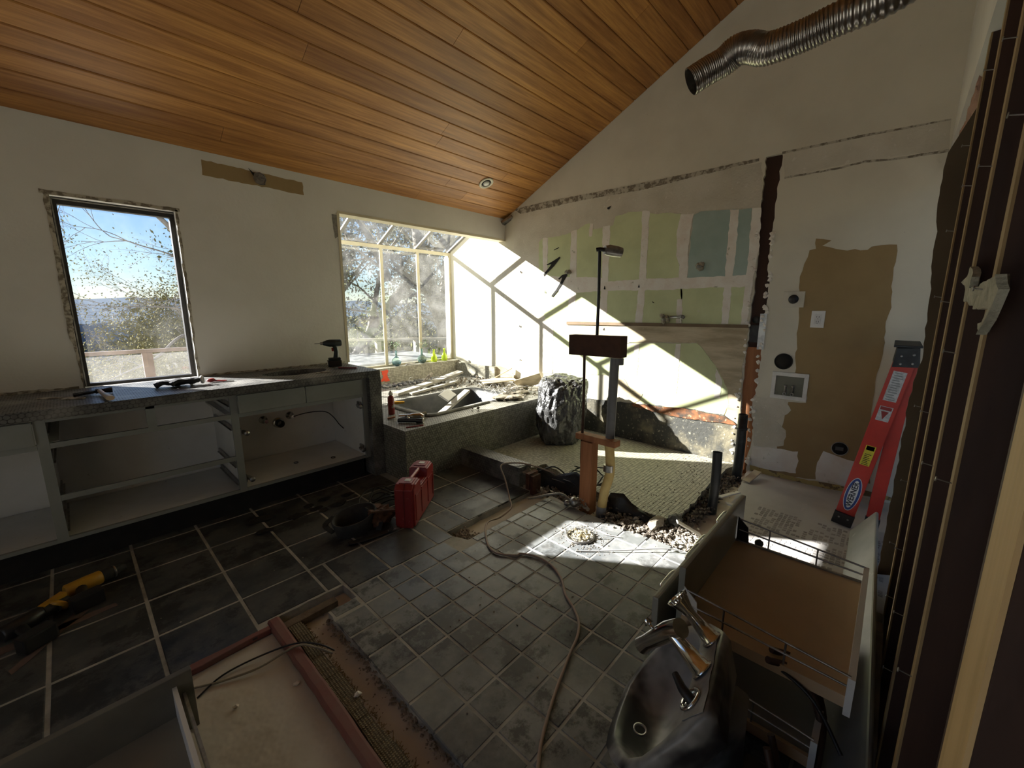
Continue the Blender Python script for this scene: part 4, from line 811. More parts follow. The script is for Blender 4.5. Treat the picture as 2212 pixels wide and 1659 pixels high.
for z in (1.28, 1.315):
    for y, hh in ((.440, .012), (.454, .012)): q.box(GX-.0146, GX-.0138, y-.0015, y+.0015, z-hh/2, z+hh/2)
    q.box(GX-.0146, GX-.0138, .445, .449, z-.016, z-.011)
q.build('slot', m_black, t)
def ring_hole(name, y, z, r, lab, m2=None):
    t = thing(name, lab, 'wall opening', (GX, y, z))
    q = MB(); q.lathe([(r, 0), (r*1.05, .002), (r*1.06, .006), (r*.95, .006), (r*.93, -.0)], (GX-.002, y, z), (-1, 0, 0), 32); q.build('rim', m2 or m_dark, t)
    q = MB(); q.lathe([(0, 0), (r*.97, 0), (r*.97, .003), (0, .003)], (GX-.002, y, z), (-1, 0, 0), 32); q.build('opening', m_dark, t); return t
ring_hole('vent_hole', .632, .962, .060, 'round black vent hole above the white washer box')
t = ring_hole('dryer_outlet', .207, .335, .050, 'small round hooded outlet low on the brown wall beside the ladder', m_steel)
q = MB(); q.box(GX-.02, GX-.006, .185, .232, .325, .352); q.build('outlet_face', m_black, t)
t = thing('washer_box', 'white recessed washing machine box with two hose valves', 'washer box', (GX, .58, .80))
Yb = [(0.701,0.869),(0.455,0.874),(0.453,0.659),(0.693,0.659)]
q = MB(); ys_ = (Yb[0][0], Yb[1][0]); y1_, y0_ = ys_; za, zb_ = .745, .945
y1_, y0_, za, zb_ = .697, .453, .660, .876
q.bbox(GX-.012, GX-.002, y0_, y1_, zb_-.03, zb_, .002); q.bbox(GX-.012, GX-.002, y0_, y1_, za, za+.03, .002); q.bbox(GX-.012, GX-.002, y0_, y0_+.028, za+.03, zb_-.03, .002); q.bbox(GX-.012, GX-.002, y1_-.028, y1_, za+.03, zb_-.03, .002); q.build('frame', pm('box_white', (.80, .79, .74), rough=.4), t)
q = MB(); q.box(GX-.004, GX-.0025, y0_+.028, y1_-.028, za+.03, zb_-.03); q.build('recess_back', pm('recess_grey', (.20, .20, .15), (.15, .15, .11), rough=.6), t)
for y in (.597, .547):
    q = MB(); q.lathe([(0, 0), (.009, 0), (.009, .045), (.012, .047), (.012, .055), (0, .055)], (GX-.018, y, za+.06)); q.lathe([(.012, 0), (.014, .01), (.010, .016), (.006, .012), (.006, 0)], (GX-.018, y, za+.048), (-1, 0, 0)); q.build('hose_valve', m_steel, t)
t = thing('wall_pipe_stub', 'black pipe opening in the open stud cavity beside a shiny metal plate', 'pipe', (GX, .87, 1.25))
q = MB(); q.lathe([(0, 0), (.03, 0), (.03, .012), (0, .012)], (GX+.028, .86, 1.285), (-1, 0, 0)); q.box(GX+.012, GX+.03, .825, .895, 1.10, 1.24); q.build('pipe', m_abs, t)
q = MB(); q.box(GX-.006, GX-.002, .782, .83, 1.045, 1.335); tag(q.build('nail_plate', pm('galvanised', (.70, .72, .72), (.40, .42, .45), scale=14, rough=.35, metal=.7)), 'bright galvanised strip fixed at the right edge of the open stud cavity', 'metal plate')
def valve(name, y, z, lab, k):
    t = thing(name, lab, 'pipe stub', (GX, y, z)); q = MB()
    for i in range(k): q.blob(GP(y+rnd.uniform(-.035, .035), z+rnd.uniform(-.03, .03), .02), .022, 2, .3, 3, seed=60+i+int(y*10), smooth=False)
    q.build('insulation_wad', pm('dirty_wad', (.42, .39, .30), (.25, .22, .16), scale=30, rough=.95), t)
    q = MB(); q.tube([GP(y, z, 0), GP(y, z, .06), GP(y-.03, z-.005, .085)], .012, 10); q.build('pipe', m_steel, t); return t
valve('shower_arm_stub', 1.335, 1.735, 'plugged pipe stub poking out of the blue-green board', 5)
valve('wall_pipe_stub', 2.72, 1.76, 'small plugged stub in the greenboard left of the shower riser', 3)
valve('valve_stub', 1.62, 1.28, 'old tap stub with wadding in the plywood strip', 8)
t = thing('tap_stub', 'short horizontal pipe stub in the plywood right of the wadded tap', 'pipe stub', (GX, 1.43, 1.30))
q = MB(); q.tube([GP(1.56, 1.295, .02), GP(1.43, 1.30, .03), GP(1.43, 1.30, .075)], .013, 10); q.lathe([(.012, 0), (.02, 0), (.018, .01), (.012, .012)], GP(1.43, 1.30, .07), (-1, 0, 0)); q.build('pipe', m_steel, t)
# plaster chips along the stud cavity
q = MB(); rr = random.Random(5)
for i in range(130):
    side = rr.random() < .5; z = rr.uniform(.05, 2.0); u_ = (2.53-z)/2.5
    y = (.907+.018*u_ if side else .800+.016*u_)+rr.uniform(-.022, .012)*(1 if side else -1)*(-1)
    q.blob((GX+rr.uniform(-.02, .01), y, z), rr.uniform(.006, .019), 1, .4, 3, (.5, 1, 1), seed=i, smooth=False)
tag(q.build('plaster_chips', m_tape), 'broken plaster chips clinging along both edges of the open stud cavity', 'debris', kind='stuff')
# left wall junction box
t = thing('junction_box', 'metal ceiling-light junction box in the bare strip high on the window wall', 'junction box', (1.155, WY, 2.352))
q = MB(); q.sheet(rag([(1.09, 2.41), (1.12, 2.385), (1.18, 2.392), (1.205, 2.36), (1.195, 2.315), (1.16, 2.305), (1.125, 2.325), (1.12, 2.36)], .004, .02), lambda a, b, k: (a, WY-.0016-k, b), .002); q.build('broken_hole', m_dark, t)
q = MB(); q.lathe([(.045, 0), (.047, .008), (.042, .008), (.040, .001), (.0, .001)], (1.16, WY-.004, 2.35), (0, -1, 0), 8, False); q.build('box_rim', m_steel, t)
q = MB()
for i in range(6): a = i; q.tube(smooth_path([(1.16, WY-.005, 2.35), (1.16+.03*math.cos(a), WY-.02, 2.35+.02*math.sin(a)), (1.16+.02*math.cos(a+1), WY-.03, 2.345+.02*math.sin(a+1))], 4), .0025, 5)
q.build('wire', m_aluL, t)
# recessed light
t = thing('recessed_light', 'round recessed ceiling light in the plank ceiling near the corner', 'ceiling light', (3.16, 3.30, 2.652))
nrm = Vector((0, -math.sin(ang), -math.cos(ang))); bs = Vector((3.16, 3.30, cz(3.30)))
q = MB(); q.lathe([(.050, .001), (.078, .001), (.078, .006), (.066, .011), (.052, .006), (.050, .001)], bs, nrm, 32); q.build('trim_ring', m_gable, t)
q = MB(); q.lathe([(.0, .0015), (.052, .0015), (.052, .0045), (.0, .0045)], bs, nrm, 32); q.build('baffle', m_black, t)
q = MB(); q.lathe([(0, .004), (.034, .004), (.030, .014), (.015, .020), (0, .022)], bs, nrm, 24); q.build('lamp', pm('frosted_lamp', (.80, .80, .76), rough=.25), t)
# bracket in the corner by the header
q = MB(); q.bar((3.80, 3.70, 2.40), (3.862, 3.58, 2.47), .03, .05, (1, 0, 0)); q.bar((3.85, 3.704, 2.385), (3.862, 3.60, 2.44), .012, .012); tag(q.build('corner_bracket', m_steel), 'small dark metal bracket in the corner where header meets gable wall', 'bracket')
# ---------------- red tool case ----------------
t = thing('tool_case', 'upright red plastic power tool case with two white-labelled latches on the tiles', 'tool case', (1.50, 2.26, 0))
U_, V_ = Vector((.785, .62, 0)), Vector((.62, -.785, 0))
MC = Matrix((U_, V_, Vector((0, 0, 1)))).transposed().to_4x4(); MC.translation = Vector((1.305, 2.142, 0))
Lc, Tc, Hc = .47, .13, .285
def prof_box(mb, y0, y1, inset):
    i = inset
    P2 = [(i, .0+i*.5), (Lc-i, .0+i*.5), (Lc-i, Hc-.03), (Lc-.03-i, Hc-i*.5), (Lc*.66, Hc-i*.5), (Lc*.63, Hc-.055-i*.3), (Lc*.33, Hc-.055-i*.3), (Lc*.30, Hc-i*.5), (.03+i, Hc-i*.5), (i, Hc-.03)]
    mb.sheet(P2, lambda a, b, k: MC @ Vector((a, y0+k, b)), y1-y0)
q = MB(); prof_box(q, -Tc/2+.012, Tc/2-.012, .0); prof_box(q, -Tc/2, Tc/2, .012); q.build('shell', m_red, t, .004)
q = MB(); prof_box(q, -.003, .003, -.004); q.build('seam_ridge', pm('darker_red', (.20, .015, .014), rough=.5), t)
q = MB(); q.tube([MC @ Vector((Lc*.29, 0, Hc-.012)), MC @ Vector((Lc*.67, 0, Hc-.012))], .013, 10); q.build('handle', m_red, t)
for s in (.17, .82):
    q = MB(); q.bbox(Lc*s-.045, Lc*s+.045, -.04, .04, Hc-.006, Hc+.006, .003, MC); la_ = q.build('latch', m_red, t)
    q = MB(); q.bbox(Lc*s-.018, Lc*s+.018, -.014, .024, Hc+.005, Hc+.009, .001, MC); q.build('latch_label', m_white, la_)
for s in (-1, 1):
    q = MB()
    for a, b in ((.07, .30), (.33, .40)):
        q.box(Lc*a, Lc*(a+.03), s*Tc/2-.004*(s < 0), s*Tc/2+.004*(s > 0), .04, Hc-.07, MC); q.box(Lc*(1-a)-.014, Lc*(1-a), s*Tc/2-.004*(s < 0), s*Tc/2+.004*(s > 0), .04, Hc-.07, MC)
    q.box(.05, Lc-.05, s*Tc/2-.003*(s < 0), s*Tc/2+.003*(s > 0), Hc-.09, Hc-.082, MC); q.build('side_rib', m_red, t)
# ---------------- tool belt heap ----------------
m_leather = pm('worn_leather', (.16, .075, .035), (.08, .04, .022), scale=14, rough=.7, bump=.3)
m_nylon = pm('dark_nylon', (.022, .024, .024), (.05, .052, .05), scale=10, rough=.8)
t = thing('tool_belt', 'heaped leather and black nylon tool belt lying on the tiles left of the red case', 'tool belt', (1.10, 2.16, 0))
q = MB()
rim = [(1.0+.14*math.cos(a), 2.17+.10*math.sin(a), .115+.02*math.sin(a+1)) for a in [i*2*PI/20 for i in range(20)]]
bot = [(1.0+.11*math.cos(a), 2.17+.075*math.sin(a), .004) for a in [i*2*PI/20 for i in range(20)]]
inn = [(x*1+(1.0-x)*.08, y+(2.17-y)*.08, z) for x, y, z in rim]; inb = [(x, y, .02) for x, y, z in bot]
vs = bot+rim+inn+inb
q.add(vs, [(r*20+j, r*20+(j+1) % 20, (r+1)*20+(j+1) % 20, (r+1)*20+j) for r in range(3) for j in range(20)], True); q.add(inb, [tuple(range(20))]); q.build('pouch', m_nylon, t)
q = MB(); q.blob((1.16, 2.13, .06), .08, 3, .3, 3, (1.1, .8, .7), seed=9, smooth=False); q.bar((1.08, 2.12, .12), (1.24, 2.10, .08), .07, .012, (.2, .2, 1)); q.bar((1.15, 2.20, .10), (1.25, 2.26, .05), .05, .01, (0, -.5, 1)); q.build('leather_pouch', m_leather, t, .003)
q = MB()
for pts in ([(.90, 2.05, .01), (1.0, 2.02, .012), (1.12, 2.0, .012), (1.16, 1.99, .03)], [(.88, 2.2, .03), (.86, 2.27, .06), (.93, 2.30, .08)], [(1.10, 2.06, .01), (1.14, 2.10, .09), (1.10, 2.2, .12)]):
    pp = smooth_path(pts, 5); q = MB()
    for a, b in zip(pp, pp[1:]): q.bar(a, b, .035, .004)
    q.build('strap', m_nylon, t)
q = MB(); q.bar((1.13, 2.0, .012), (1.20, 1.98, .012), .02, .01); q.build('buckle', m_steel, t)
for o in t.children: o.data.transform(Matrix.Translation((.07, .17, 0)))
q = MB()
for c_, r0 in (((1.36, 2.50), .10), ((1.36, 2.58), .13), ((1.42, 2.60), .09)):
    q.tube(smooth_path([(c_[0]+r0*math.cos(a), c_[1]+r0*.8*math.sin(a), .03+.05*math.sin(a)**2) for a in [i*.6 for i in range(11)]], 4), .005, 6)
tag(q.build('power_cord', m_black), 'black cord coiled on the floor behind the red tool case', 'cord')
q = MB()
for i in range(9): q.blob((.80+rnd.uniform(-.12, .5), 2.85+rnd.uniform(-.12, .1), .004), rnd.uniform(.02, .07), 2, .4, 3, (1.3, .8, .12), seed=80+i, smooth=False)
tag(q.build('dark_debris', m_dark), 'dark dirt and scraps under the front of the vanity', 'debris', kind='stuff')
# ---------------- yellow power tools on the left ----------------
def drill(ox, oy, rz, lab, ytone, dk):
    t = thing('cordless_drill', lab, 'power tool', (ox, oy, 0)); Md = at((ox, oy, .038), rz)
    q = MB(); q.tube([Md @ Vector(p) for p in ((-.10, 0, 0), (-.095, 0, 0), (-.02, 0, 0), (.03, 0, 0), (.035, 0, 0))], [.028, .034, .036, .034, .028], 14); q.build('motor_housing', m_yel if ytone else m_black, t)
    q = MB(); q.tube([Md @ Vector(p) for p in ((.035, 0, 0), (.08, 0, 0), (.085, 0, 0), (.13, 0, 0))], [.030, .030, .022, .016], 14); q.build('chuck', m_nylon, t)
    q = MB(); q.lathe([(.031, 0), (.033, .004), (.031, .008)], Md @ Vector((.078, 0, 0)), Md.to_3x3() @ Vector((1, 0, 0)), 16); q.build('collar', m_steel, t)
    q = MB(); q.tube([Md @ Vector(p) for p in ((-.05, -.02, 0), (-.065, -.08, 0), (-.07, -.13, 0))], [.022, .019, .022], 10, ry=.8); q.build('grip', m_black, t)
    q = MB(); q.bbox(-.13, -.02, -.19, -.13, -.034, .034, .008, Md); q.build('battery', m_black, t)
drill(-.075, 2.80, .30, 'yellow cordless drill with grey chuck lying in the dark on the left floor tiles', True, 0)
drill(-.27, 2.63, .55, 'mostly black power tool with yellow tip lying nearest the left frame edge', False, 1)
q = MB(); q.lathe([(.0, 0), (.040, 0), (.044, .012), (.040, .02), (0, .022)], (-.20, 2.67, .03), (.5, .6, .6), 16); q.bar((-.24, 2.65, .06), (-.17, 2.71, .065), .03, .02); tag(q.build('grinder_guard', m_yel), 'yellow guard piece at the tip of the black power tool', 'power tool')
for i, pts in enumerate(([(-0.326,2.352),(-0.279,2.412),(-0.204,2.528),(-0.124,2.65),(-0.085,2.667),(-0.078,2.633),(-0.162,2.522),(-0.216,2.448),(-0.277,2.361),(-0.316,2.317)], [(-0.359,2.549),(-0.284,2.558),(-0.176,2.557),(-0.01,2.564),(-0.005,2.531),(-0.134,2.512),(-0.217,2.512),(-0.355,2.494)])):
    q = MB(); q.sheet(rag(pts, .008, .04), lambda a, b, k: (a, b, .0006+k), .001); tag(q.build('dust_streak', pm('pinkish_dust', (.16, .11, .095), (.11, .08, .07), scale=20, rough=.95)), 'pinkish dust streak on the dark tiles beside the yellow tools, '+('broad one' if i == 0 else 'thin one'), 'dust')
# ---------------- rug edge, strips, trench ----------------
m_redtape = pm('dusty_red_strip', (.25, .095, .085), (.24, .14, .12), scale=5, rough=.8, bump=.2)
m_jute, n, p = newmat('jute_weave')
wv = n.new('ShaderNodeTexWave', wave_type='BANDS', bands_direction='Y'); wv.inputs['Scale'].default_value = 38; wv.inputs['Distortion'].default_value = .4; n.l.new(n.pos(), wv.inputs[0])
wu = n.new('ShaderNodeTexWave', wave_type='BANDS', bands_direction='X'); wu.inputs['Scale'].default_value = 32; wu.inputs['Distortion'].default_value = .4; n.l.new(n.pos(), wu.inputs[0])
hh_ = n.math('MULTIPLY', wv.outputs['Fac'], wu.outputs['Fac']); n.l.new(n.mix(hh_, (.13, .10, .05), (.42, .35, .22)), p.inputs['Base Color']); p.inputs['Roughness'].default_value = .95; n.bump(hh_, .9, .006)
q = MB(); q.sheet(rag([(.437, 1.905), (.488, 1.905), (.492, 1.4), (.490, 1.0), (.492, .3), (.440, .3), (.442, 1.2)], .002, .06), lambda a, b, k: (a, b, -.022+k), .030); tag(q.build('red_edge_strip', m_redtape, None, .012), 'rounded dusty red strip running toward the viewer beside the jute edge', 'trim strip')
q = MB(); q.sheet(rag([(-1.9, 1.838), (-1.9, 1.868), (.437, 1.868), (.437, 1.842), (0, 1.83)], .004, .06), lambda a, b, k: (a, b, -.022+k), .026); tag(q.build('red_edge_strip', m_redtape, None, .003), 'flat dusty red strip lying along the edge of the dark tiles', 'trim strip')
q = MB()
for s in range(40):
    y0 = 1.83-s*.04
    if y0 < .4: break
    q.box(.496+.003*math.sin(s*.5), .548+.005*math.sin(s*.7), y0-.04, y0, -.045, -.012+.002*math.sin(s))
tag(q.build('jute_carpet_edge', m_jute), 'woven jute carpet backing strip between red strip and trench', 'carpet')
q = MB()
for i in range(260): s = rnd.random(); q.tube([(.552+rnd.uniform(-.004, .01), 1.83-s*1.3, -.03), (.560+rnd.uniform(0, .012), 1.83-s*1.3+rnd.uniform(-.02, .02), -.03+rnd.uniform(-.008, .014))], .0011, 4, False)
tag(q.build('carpet_fringe', pm('ochre_fibre', (.26, .17, .06), (.2, .13, .05), rough=.9)), 'frayed ochre fibres along the jute carpet edge', 'carpet', kind='stuff')
q = MB()
for i in range(420): s = rnd.random(); q.chunk((.645+rnd.gauss(0, .012), 1.76-s*1.3, -.042+rnd.random()*.02), rnd.uniform(.003, .010))
for i in range(120): s = rnd.random(); q.chunk((.58+rnd.uniform(-.02, .07), 1.85-s*1.3, -.044), rnd.uniform(.002, .006))
for i in range(200): q.chunk((rnd.uniform(1.45, 1.60), rnd.uniform(1.76, 1.90), -.042+rnd.random()*.03), rnd.uniform(.004, .014))
tag(q.build('trench_crumbs', pm('brown_mortar_crumbs', (.34, .28, .21), (.22, .17, .125), scale=20, rough=.95)), 'brown mortar crumbs along the trench edges in the floor', 'debris', kind='stuff')
plank_('wood_filler', (.49, 1.835, -.025), (.72, 1.835, -.02), .045, .03, pm('splintered_pine', (.19, .14, .095), (.12, .085, .055), scale=14, rough=.8, bump=.4), 'splintered wooden strip lying in the end of the trench', 'wood strip')
q = MB(); q.tube(smooth_path([(p[0], p[1], z) for p, z in zip([(0.148,1.701),(0.235,1.743),(0.359,1.73),(0.475,1.66),(0.542,1.594),(0.584,1.549)], (-.016, -.014, -.008, .018, .01, -.02))], 5), .0035, 6); tag(q.build('black_wire', m_black), 'black wire lying over the red strip beside the pale one', 'wire')
q = MB(); q.tube(smooth_path([(p[0], p[1], z) for p, z in zip([(0.145,1.762),(0.229,1.714),(0.342,1.671),(0.47,1.645),(0.523,1.594),(0.573,1.541)], (-.016, -.014, -.008, .018, .01, -.02))], 5), .0042, 6); tag(q.build('pale_wire', pm('ivory_cable', (.36, .33, .25), rough=.5)), 'pale ivory wire lying over the red strip beside the black one', 'wire')
for i, (x, y, l) in enumerate(((.42, 1.50, 'near the red strip'), (.235, 1.56, 'by the wires'), (.55, 1.28, 'on the jute edge'))):
    q = MB(); q.blob((x, y, -.016 if i < 2 else -.006), .012, 1, .4, 3, (1.2, .8, .5), seed=i, smooth=False); tag(q.build('plaster_crumb', m_tape), 'small pale crumb '+l, 'debris')
# ---------------- drawer bottom left ----------------
t = thing('grey_drawer', 'empty grey drawer lying on the floor at the lower left corner', 'drawer', (-.2, 1.3, -.02))
q = MB(); q.bbox(-.62, .134, 1.582, 1.606, -.021, .20, .003); q.build('front', pm('drawer_grey', (.16, .155, .125), (.13, .125, .10), rough=.5), t)
q = MB(); q.box(-.60, .085, .95, 1.581, .045, .057); q.build('bottom', pm('drawer_bottom', (.26, .245, .19), (.22, .205, .16), scale=3, rough=.7), t)
for x0, x1, z in ((.080, .092, .165), (.104, .112, .128)):
    q = MB(); q.box(x0, x1, .95, 1.581, .0 if x0 < .1 else .09, z); q.build('side' if x0 < .1 else 'runner', m_white if x0 < .1 else m_aluL, t)
q = MB(); q.box(-.61, -.598, .95, 1.581, -.02, .165); q.build('side', m_white, t)
q = MB(); q.box(-.598, .08, .95, .962, -.02, .165); q.build('back', m_white, t)
# ---------------- two pan drawers on the right ----------------
m_mdf = pm('brown_hardboard', (.52, .38, .24), (.46, .335, .20), scale=3, rough=.55)
m_front = pm('drawer_front_grey', (.30, .295, .25), (.24, .235, .20), scale=4, rough=.4)
def pan_drawer(lab, x0, x1, yf, yb, zb_, zf0, zf1, fx0, fx1, mb_):
    t = thing('pan_drawer', lab, 'drawer', ((x0+x1)/2, (yf+yb)/2, zf0))
    q = MB(); q.bbox(fx0, fx1, yf, yf+.022, zf0, zf1, .007); fo_ = q.build('front', m_front, t)
    q = MB(); q.box(x0, x1, yb+.016, yf-.001, zb_-.012, zb_); q.build('bottom', mb_, t)
    q = MB(); q.box(x0-.004, x1+.004, yb, yb+.016, zb_-.05, zb_+.065); q.build('back', m_white, t)
    for x in (x0+.004, x1-.004):
        q = MB(); q.box(x-.006, x+.006, yb+.016, yf-.001, zb_-.03, zb_+.006); q.build('side_rail', m_aluL if x > x1-.1 else m_mdf, t)
        q = MB()
        for z in (.055, .105): q.tube([(x, yb+.01, zb_+z*.62), (x, yf-.01, zb_+z)], .0035, 6)
        for f_ in (.35, .72): q.tube([(x, yb+(yf-yb)*f_, zb_), (x, yb+(yf-yb)*f_, zb_+.065+.04*f_)], .003, 6)
        q.build('gallery_rail', m_steel, t)
        q = MB(); q.sheet([(yf-.002, zb_-.02), (yf-.002, zb_+.115), (yf-.045, zb_+.075), (yf-.055, zb_-.02)], lambda a, b, k: (x-.002+k, a, b), .004); q.build('corner_bracket', m_black if x > x1-.1 else m_white, t)
    w_ = fx1-fx0
    for c_ in (.27, .75):
        cx_ = fx0+w_*c_; q = MB(); q.tube(smooth_path([(cx_-.062, yf+.020, zf1-.05), (cx_-.060, yf+.048, zf1-.05), (cx_, yf+.052, zf1-.05), (cx_+.060, yf+.048, zf1-.05), (cx_+.062, yf+.020, zf1-.05)], 4), .0055, 8); q.build('handle', m_chrome, fo_)
    return t
pan_drawer('brown-bottomed pan drawer with grey front and wire gallery rails, upper one', 1.30, 1.95, .420, -.035, .345, .12, .520, 1.31, 2.06, m_mdf)
q = MB(); q.bbox(.78, 1.15, .08, .40, -.022, .15, .006); tag(q.build('dark_crate', m_black), 'black crate in the dark under the tipped sink', 'crate')
pan_drawer('lower grey-fronted pan drawer, the brown-bottomed drawer stacked on it', 1.28, 1.93, .485, .02, .115, .0, .400, 1.26, 2.0, m_grey)
q = MB(); q.tube([(1.985, .335, .01), (1.985, .335, .33)], .008, 8); q.blob((1.985, .335, .345), .018, 2, .05, 2); tag(q.build('black_knob_rod', m_black), 'small black knobbed rod standing behind the upper pan drawer', 'rod')
# leaning board
q = MB(); A_ = [Vector(v) for v in ((3.2, .063, 0), (1.25, .035, 0), (1.25, -.088, .17), (3.2, -.043, .17))]
nn = Vector((0, -.82, -.57))*.018
q.add(A_+[v+nn for v in A_], [(0, 1, 2, 3), (7, 6, 5, 4), (0, 4, 5, 1), (1, 5, 6, 2), (2, 6, 7, 3), (3, 7, 4, 0)])
tag(q.build('leaning_board', pm('dusty_white_board', (.42, .43, .39), (.30, .31, .28), scale=3, rough=.45, c=(.62, .62, .58), cs=12, cl=.62, ch=.75), None, .007), 'long dusty white board leaning low against the stud wall behind the drawers', 'board')
# ---------------- sink ----------------
t = thing('bathroom_sink', 'dusty black bathroom sink tipped up beside the drawers with chrome taps still attached', 'sink', (1.0, .35, .2))
KS = .88; n3 = Vector((-.114, .796, .594)); U3 = Vector((.989, .148, -.009)); V3 = n3.cross(U3).normalized(); O3 = EYE+(Vector((1.138, .397, .225))-EYE)*KS
def SK(a, b, h=0): return O3+(U3*a+V3*b+n3*h)*KS
outer = [(.251, -.056), (.19, -.15), (.112, -.214), (.083, -.23), (-.051, -.232), (-.15, -.235), (-.225, -.24), (-.232, -.222), (-.267, -.162), (-.299, -.018), (-.285, .065), (-.22, .155), (-.152, .22), (-.089, .247), (.001, .262), (.124, .274), (.20, .235), (.250, .185), (.293, .113), (.300, .03)]
inner = [(.215, -.045), (.165, -.095), (.10, -.12), (.057, -.128), (-.03, -.127), (-.09, -.13), (-.164, -.144), (-.217, -.139), (-.250, -.08), (-.268, -.01), (-.25, .06), (-.19, .13), (-.124, .190), (-.07, .212), (.008, .226), (.11, .236), (.175, .205), (.222, .16), (.258, .10), (.262, .03)]
k = len(outer); ctr = (-.06, .04)
def ringp(pts, s, h): return [SK(ctr[0]+(a-ctr[0])*s, ctr[1]+(b-ctr[1])*s, h) for a, b in pts]
rings = [ringp(outer, .80, -.10), ringp(outer, .93, -.05), ringp(outer, .99, -.03), ringp(outer, 1.0, -.012), ringp(outer, .99, -.001), ringp(inner, 1.035, .0), ringp(inner, 1, -.004), ringp(inner, .95, -.03), ringp(inner, .84, -.095), ringp(inner, .62, -.125), ringp(inner, .3, -.132), ringp(inner, .12, -.134)]
q = MB(); q.add([v for r in rings for v in r], [(i*k+j, (i+1)*k+j, (i+1)*k+(j+1) % k, i*k+(j+1) % k) for i in range(len(rings)-1) for j in range(k)], True)
q.add(rings[-1], [tuple(range(k))]); q.add([SK(0, 0, -.16)+(v-SK(0, 0, -.10))*.9 for v in rings[0]], [tuple(range(k))])
q.build('basin', pm('dusty_black_porcelain', (.020, .020, .022), (.30, .295, .28), scale=3, rough=.4, lo=.40, hi=.56), t)
q = MB(); q.sheet(rag([(.10, -.205), (.13, -.13), (.02, -.135), (-.10, -.14), (-.22, -.15), (-.225, -.225), (-.05, -.222)], .004, .03), lambda a, b, k_: SK(a, b, .0005+k_), .0015); q.build('dust_layer', pm('dust_layer', (.36, .35, .32), (.22, .215, .20), scale=12, rough=.95), t)
m_chr = pm('tap_chrome', (.78, .77, .74), (.55, .53, .50), scale=10, rough=.13, metal=1)
q = MB(); q.lathe([(.030, 0), (.030, .004), (.024, .006), (.017, .06), (.015, .075), (.017, .09), (.027, .115), (.030, .128), (.026, .130), (.020, .112), (0, .10)], SK(.075, -.185), n3+U3*.15, 24); q.build('tap_handle', m_chr, t)
q = MB()
for i in range(20):
    a = i*2*PI/20; ax_ = (n3+U3*.15).normalized(); e1 = ax_.cross(V3).normalized(); e2 = ax_.cross(e1); c0 = SK(.075, -.185)+ax_*.120
    q.tube([c0+(e1*math.cos(a)+e2*math.sin(a))*.0275, c0+(e1*math.cos(a)+e2*math.sin(a))*.031+ax_*.010], .0028, 5)
q.build('knurl', m_chr, t)['kind'] = 'stuff'
q = MB(); q.lathe([(.032, 0), (.032, .005), (.026, .008), (.018, .07), (.017, .10)], SK(-.056, -.180), n3+U3*.25+V3*.1, 24); q.build('spout_base', m_chr, t)
s0 = SK(-.03, -.205, .108)
q = MB(); q.tube([s0, s0+(V3*.9+U3*.30+n3*.05)*.05, s0+(V3*.9+U3*.30+n3*.0)*.17, s0+(V3*.9+U3*.30-n3*.02)*.21], [.024, .027, .021, .024], 18); q.build('spout', m_chr, t)
q = MB(); b_ = s0+V3*.10+U3*.035+n3*.015; q.tube([b_, b_+n3*.02+U3*.006, b_+n3*.021+U3*.006, b_+n3*.035+U3*.01], [.005, .005, .013, .010], 12); q.build('lift_knob', m_chr, t)
q = MB(); q.lathe([(.0, 0), (.03, 0), (.032, .004), (.026, .008), (.022, .004)], SK(-.16, -.165, .002), n3, 24); q.build('tap_flange', m_chr, t)
q = MB(); q.tube([SK(-.16, -.165, 0), SK(-.15, -.16, .03), SK(-.12, -.15, .055)], [.013, .011, .008], 10); q.build('tap_stem', m_black, t)
q = MB(); q.lathe([(.014, 0), (.019, .001), (.019, .004), (.014, .004), (.014, 0)], SK(-.055, .165, -.055), (-V3*.8+n3*.6), 20); q.build('overflow_ring', m_steel, t)
q = MB(); q.lathe([(0, .0), (.030, 0), (.033, .003), (.030, .006), (0, .002)], SK(-.17, .0, -.098), n3, 24); q.build('drain_plate', pm('pale_drain', (.75, .74, .70), (.60, .58, .54), scale=30, rough=.3, metal=.4), t)
q = MB(); q.tube(smooth_path([SK(-.02, -.06, -.118), SK(-.05, .01, -.116), SK(-.11, .05, -.112), SK(-.17, .05, -.106), SK(-.22, .01, -.095)], 5), [.008]*5+[.006]*16, 6, ry=.6); q.build('putty_ring', m_black, t)
# hoses behind the sink
q = MB()
for dx, r0 in ((0, .10), (.05, .12)): q.tube(smooth_path([(1.28+dx, .16, .36), (1.36+dx, .08, .30), (1.36+dx, .02, .16), (1.24+dx, .02, .05), (1.12+dx, .06, .06), (1.15+dx, .12, .2)], 6), .010, 8)
tag(q.build('rubber_hose', pm('brown_rubber', (.07, .035, .022), rough=.5)), 'looped brown rubber hoses lying beside the sink under the drawers', 'hose')
q = MB(); pts = smooth_path([(1.02, .05, .12), (.96, .03, .13), (.86, .01, .12), (.76, -.01, .05), (.7, 0, .01)], 14); q.tube(pts, [.008+.0014*(i % 2) for i in range(len(pts))], 8); tag(q.build('flex_conduit', m_aluL), 'ribbed flexible conduit in the dark lower right corner', 'conduit')
q = MB(); q.tube(smooth_path([(1.36, .23, .30), (1.30, .12, .33), (1.28, .04, .30), (1.22, -.03, .24)], 6), .005, 8); q.tube([(1.40, .24, .30), (1.34, .19, .315)], .011, 10); tag(q.build('plug_lead', m_black), 'black lead with plug lying under the edge of the upper pan drawer', 'cord')
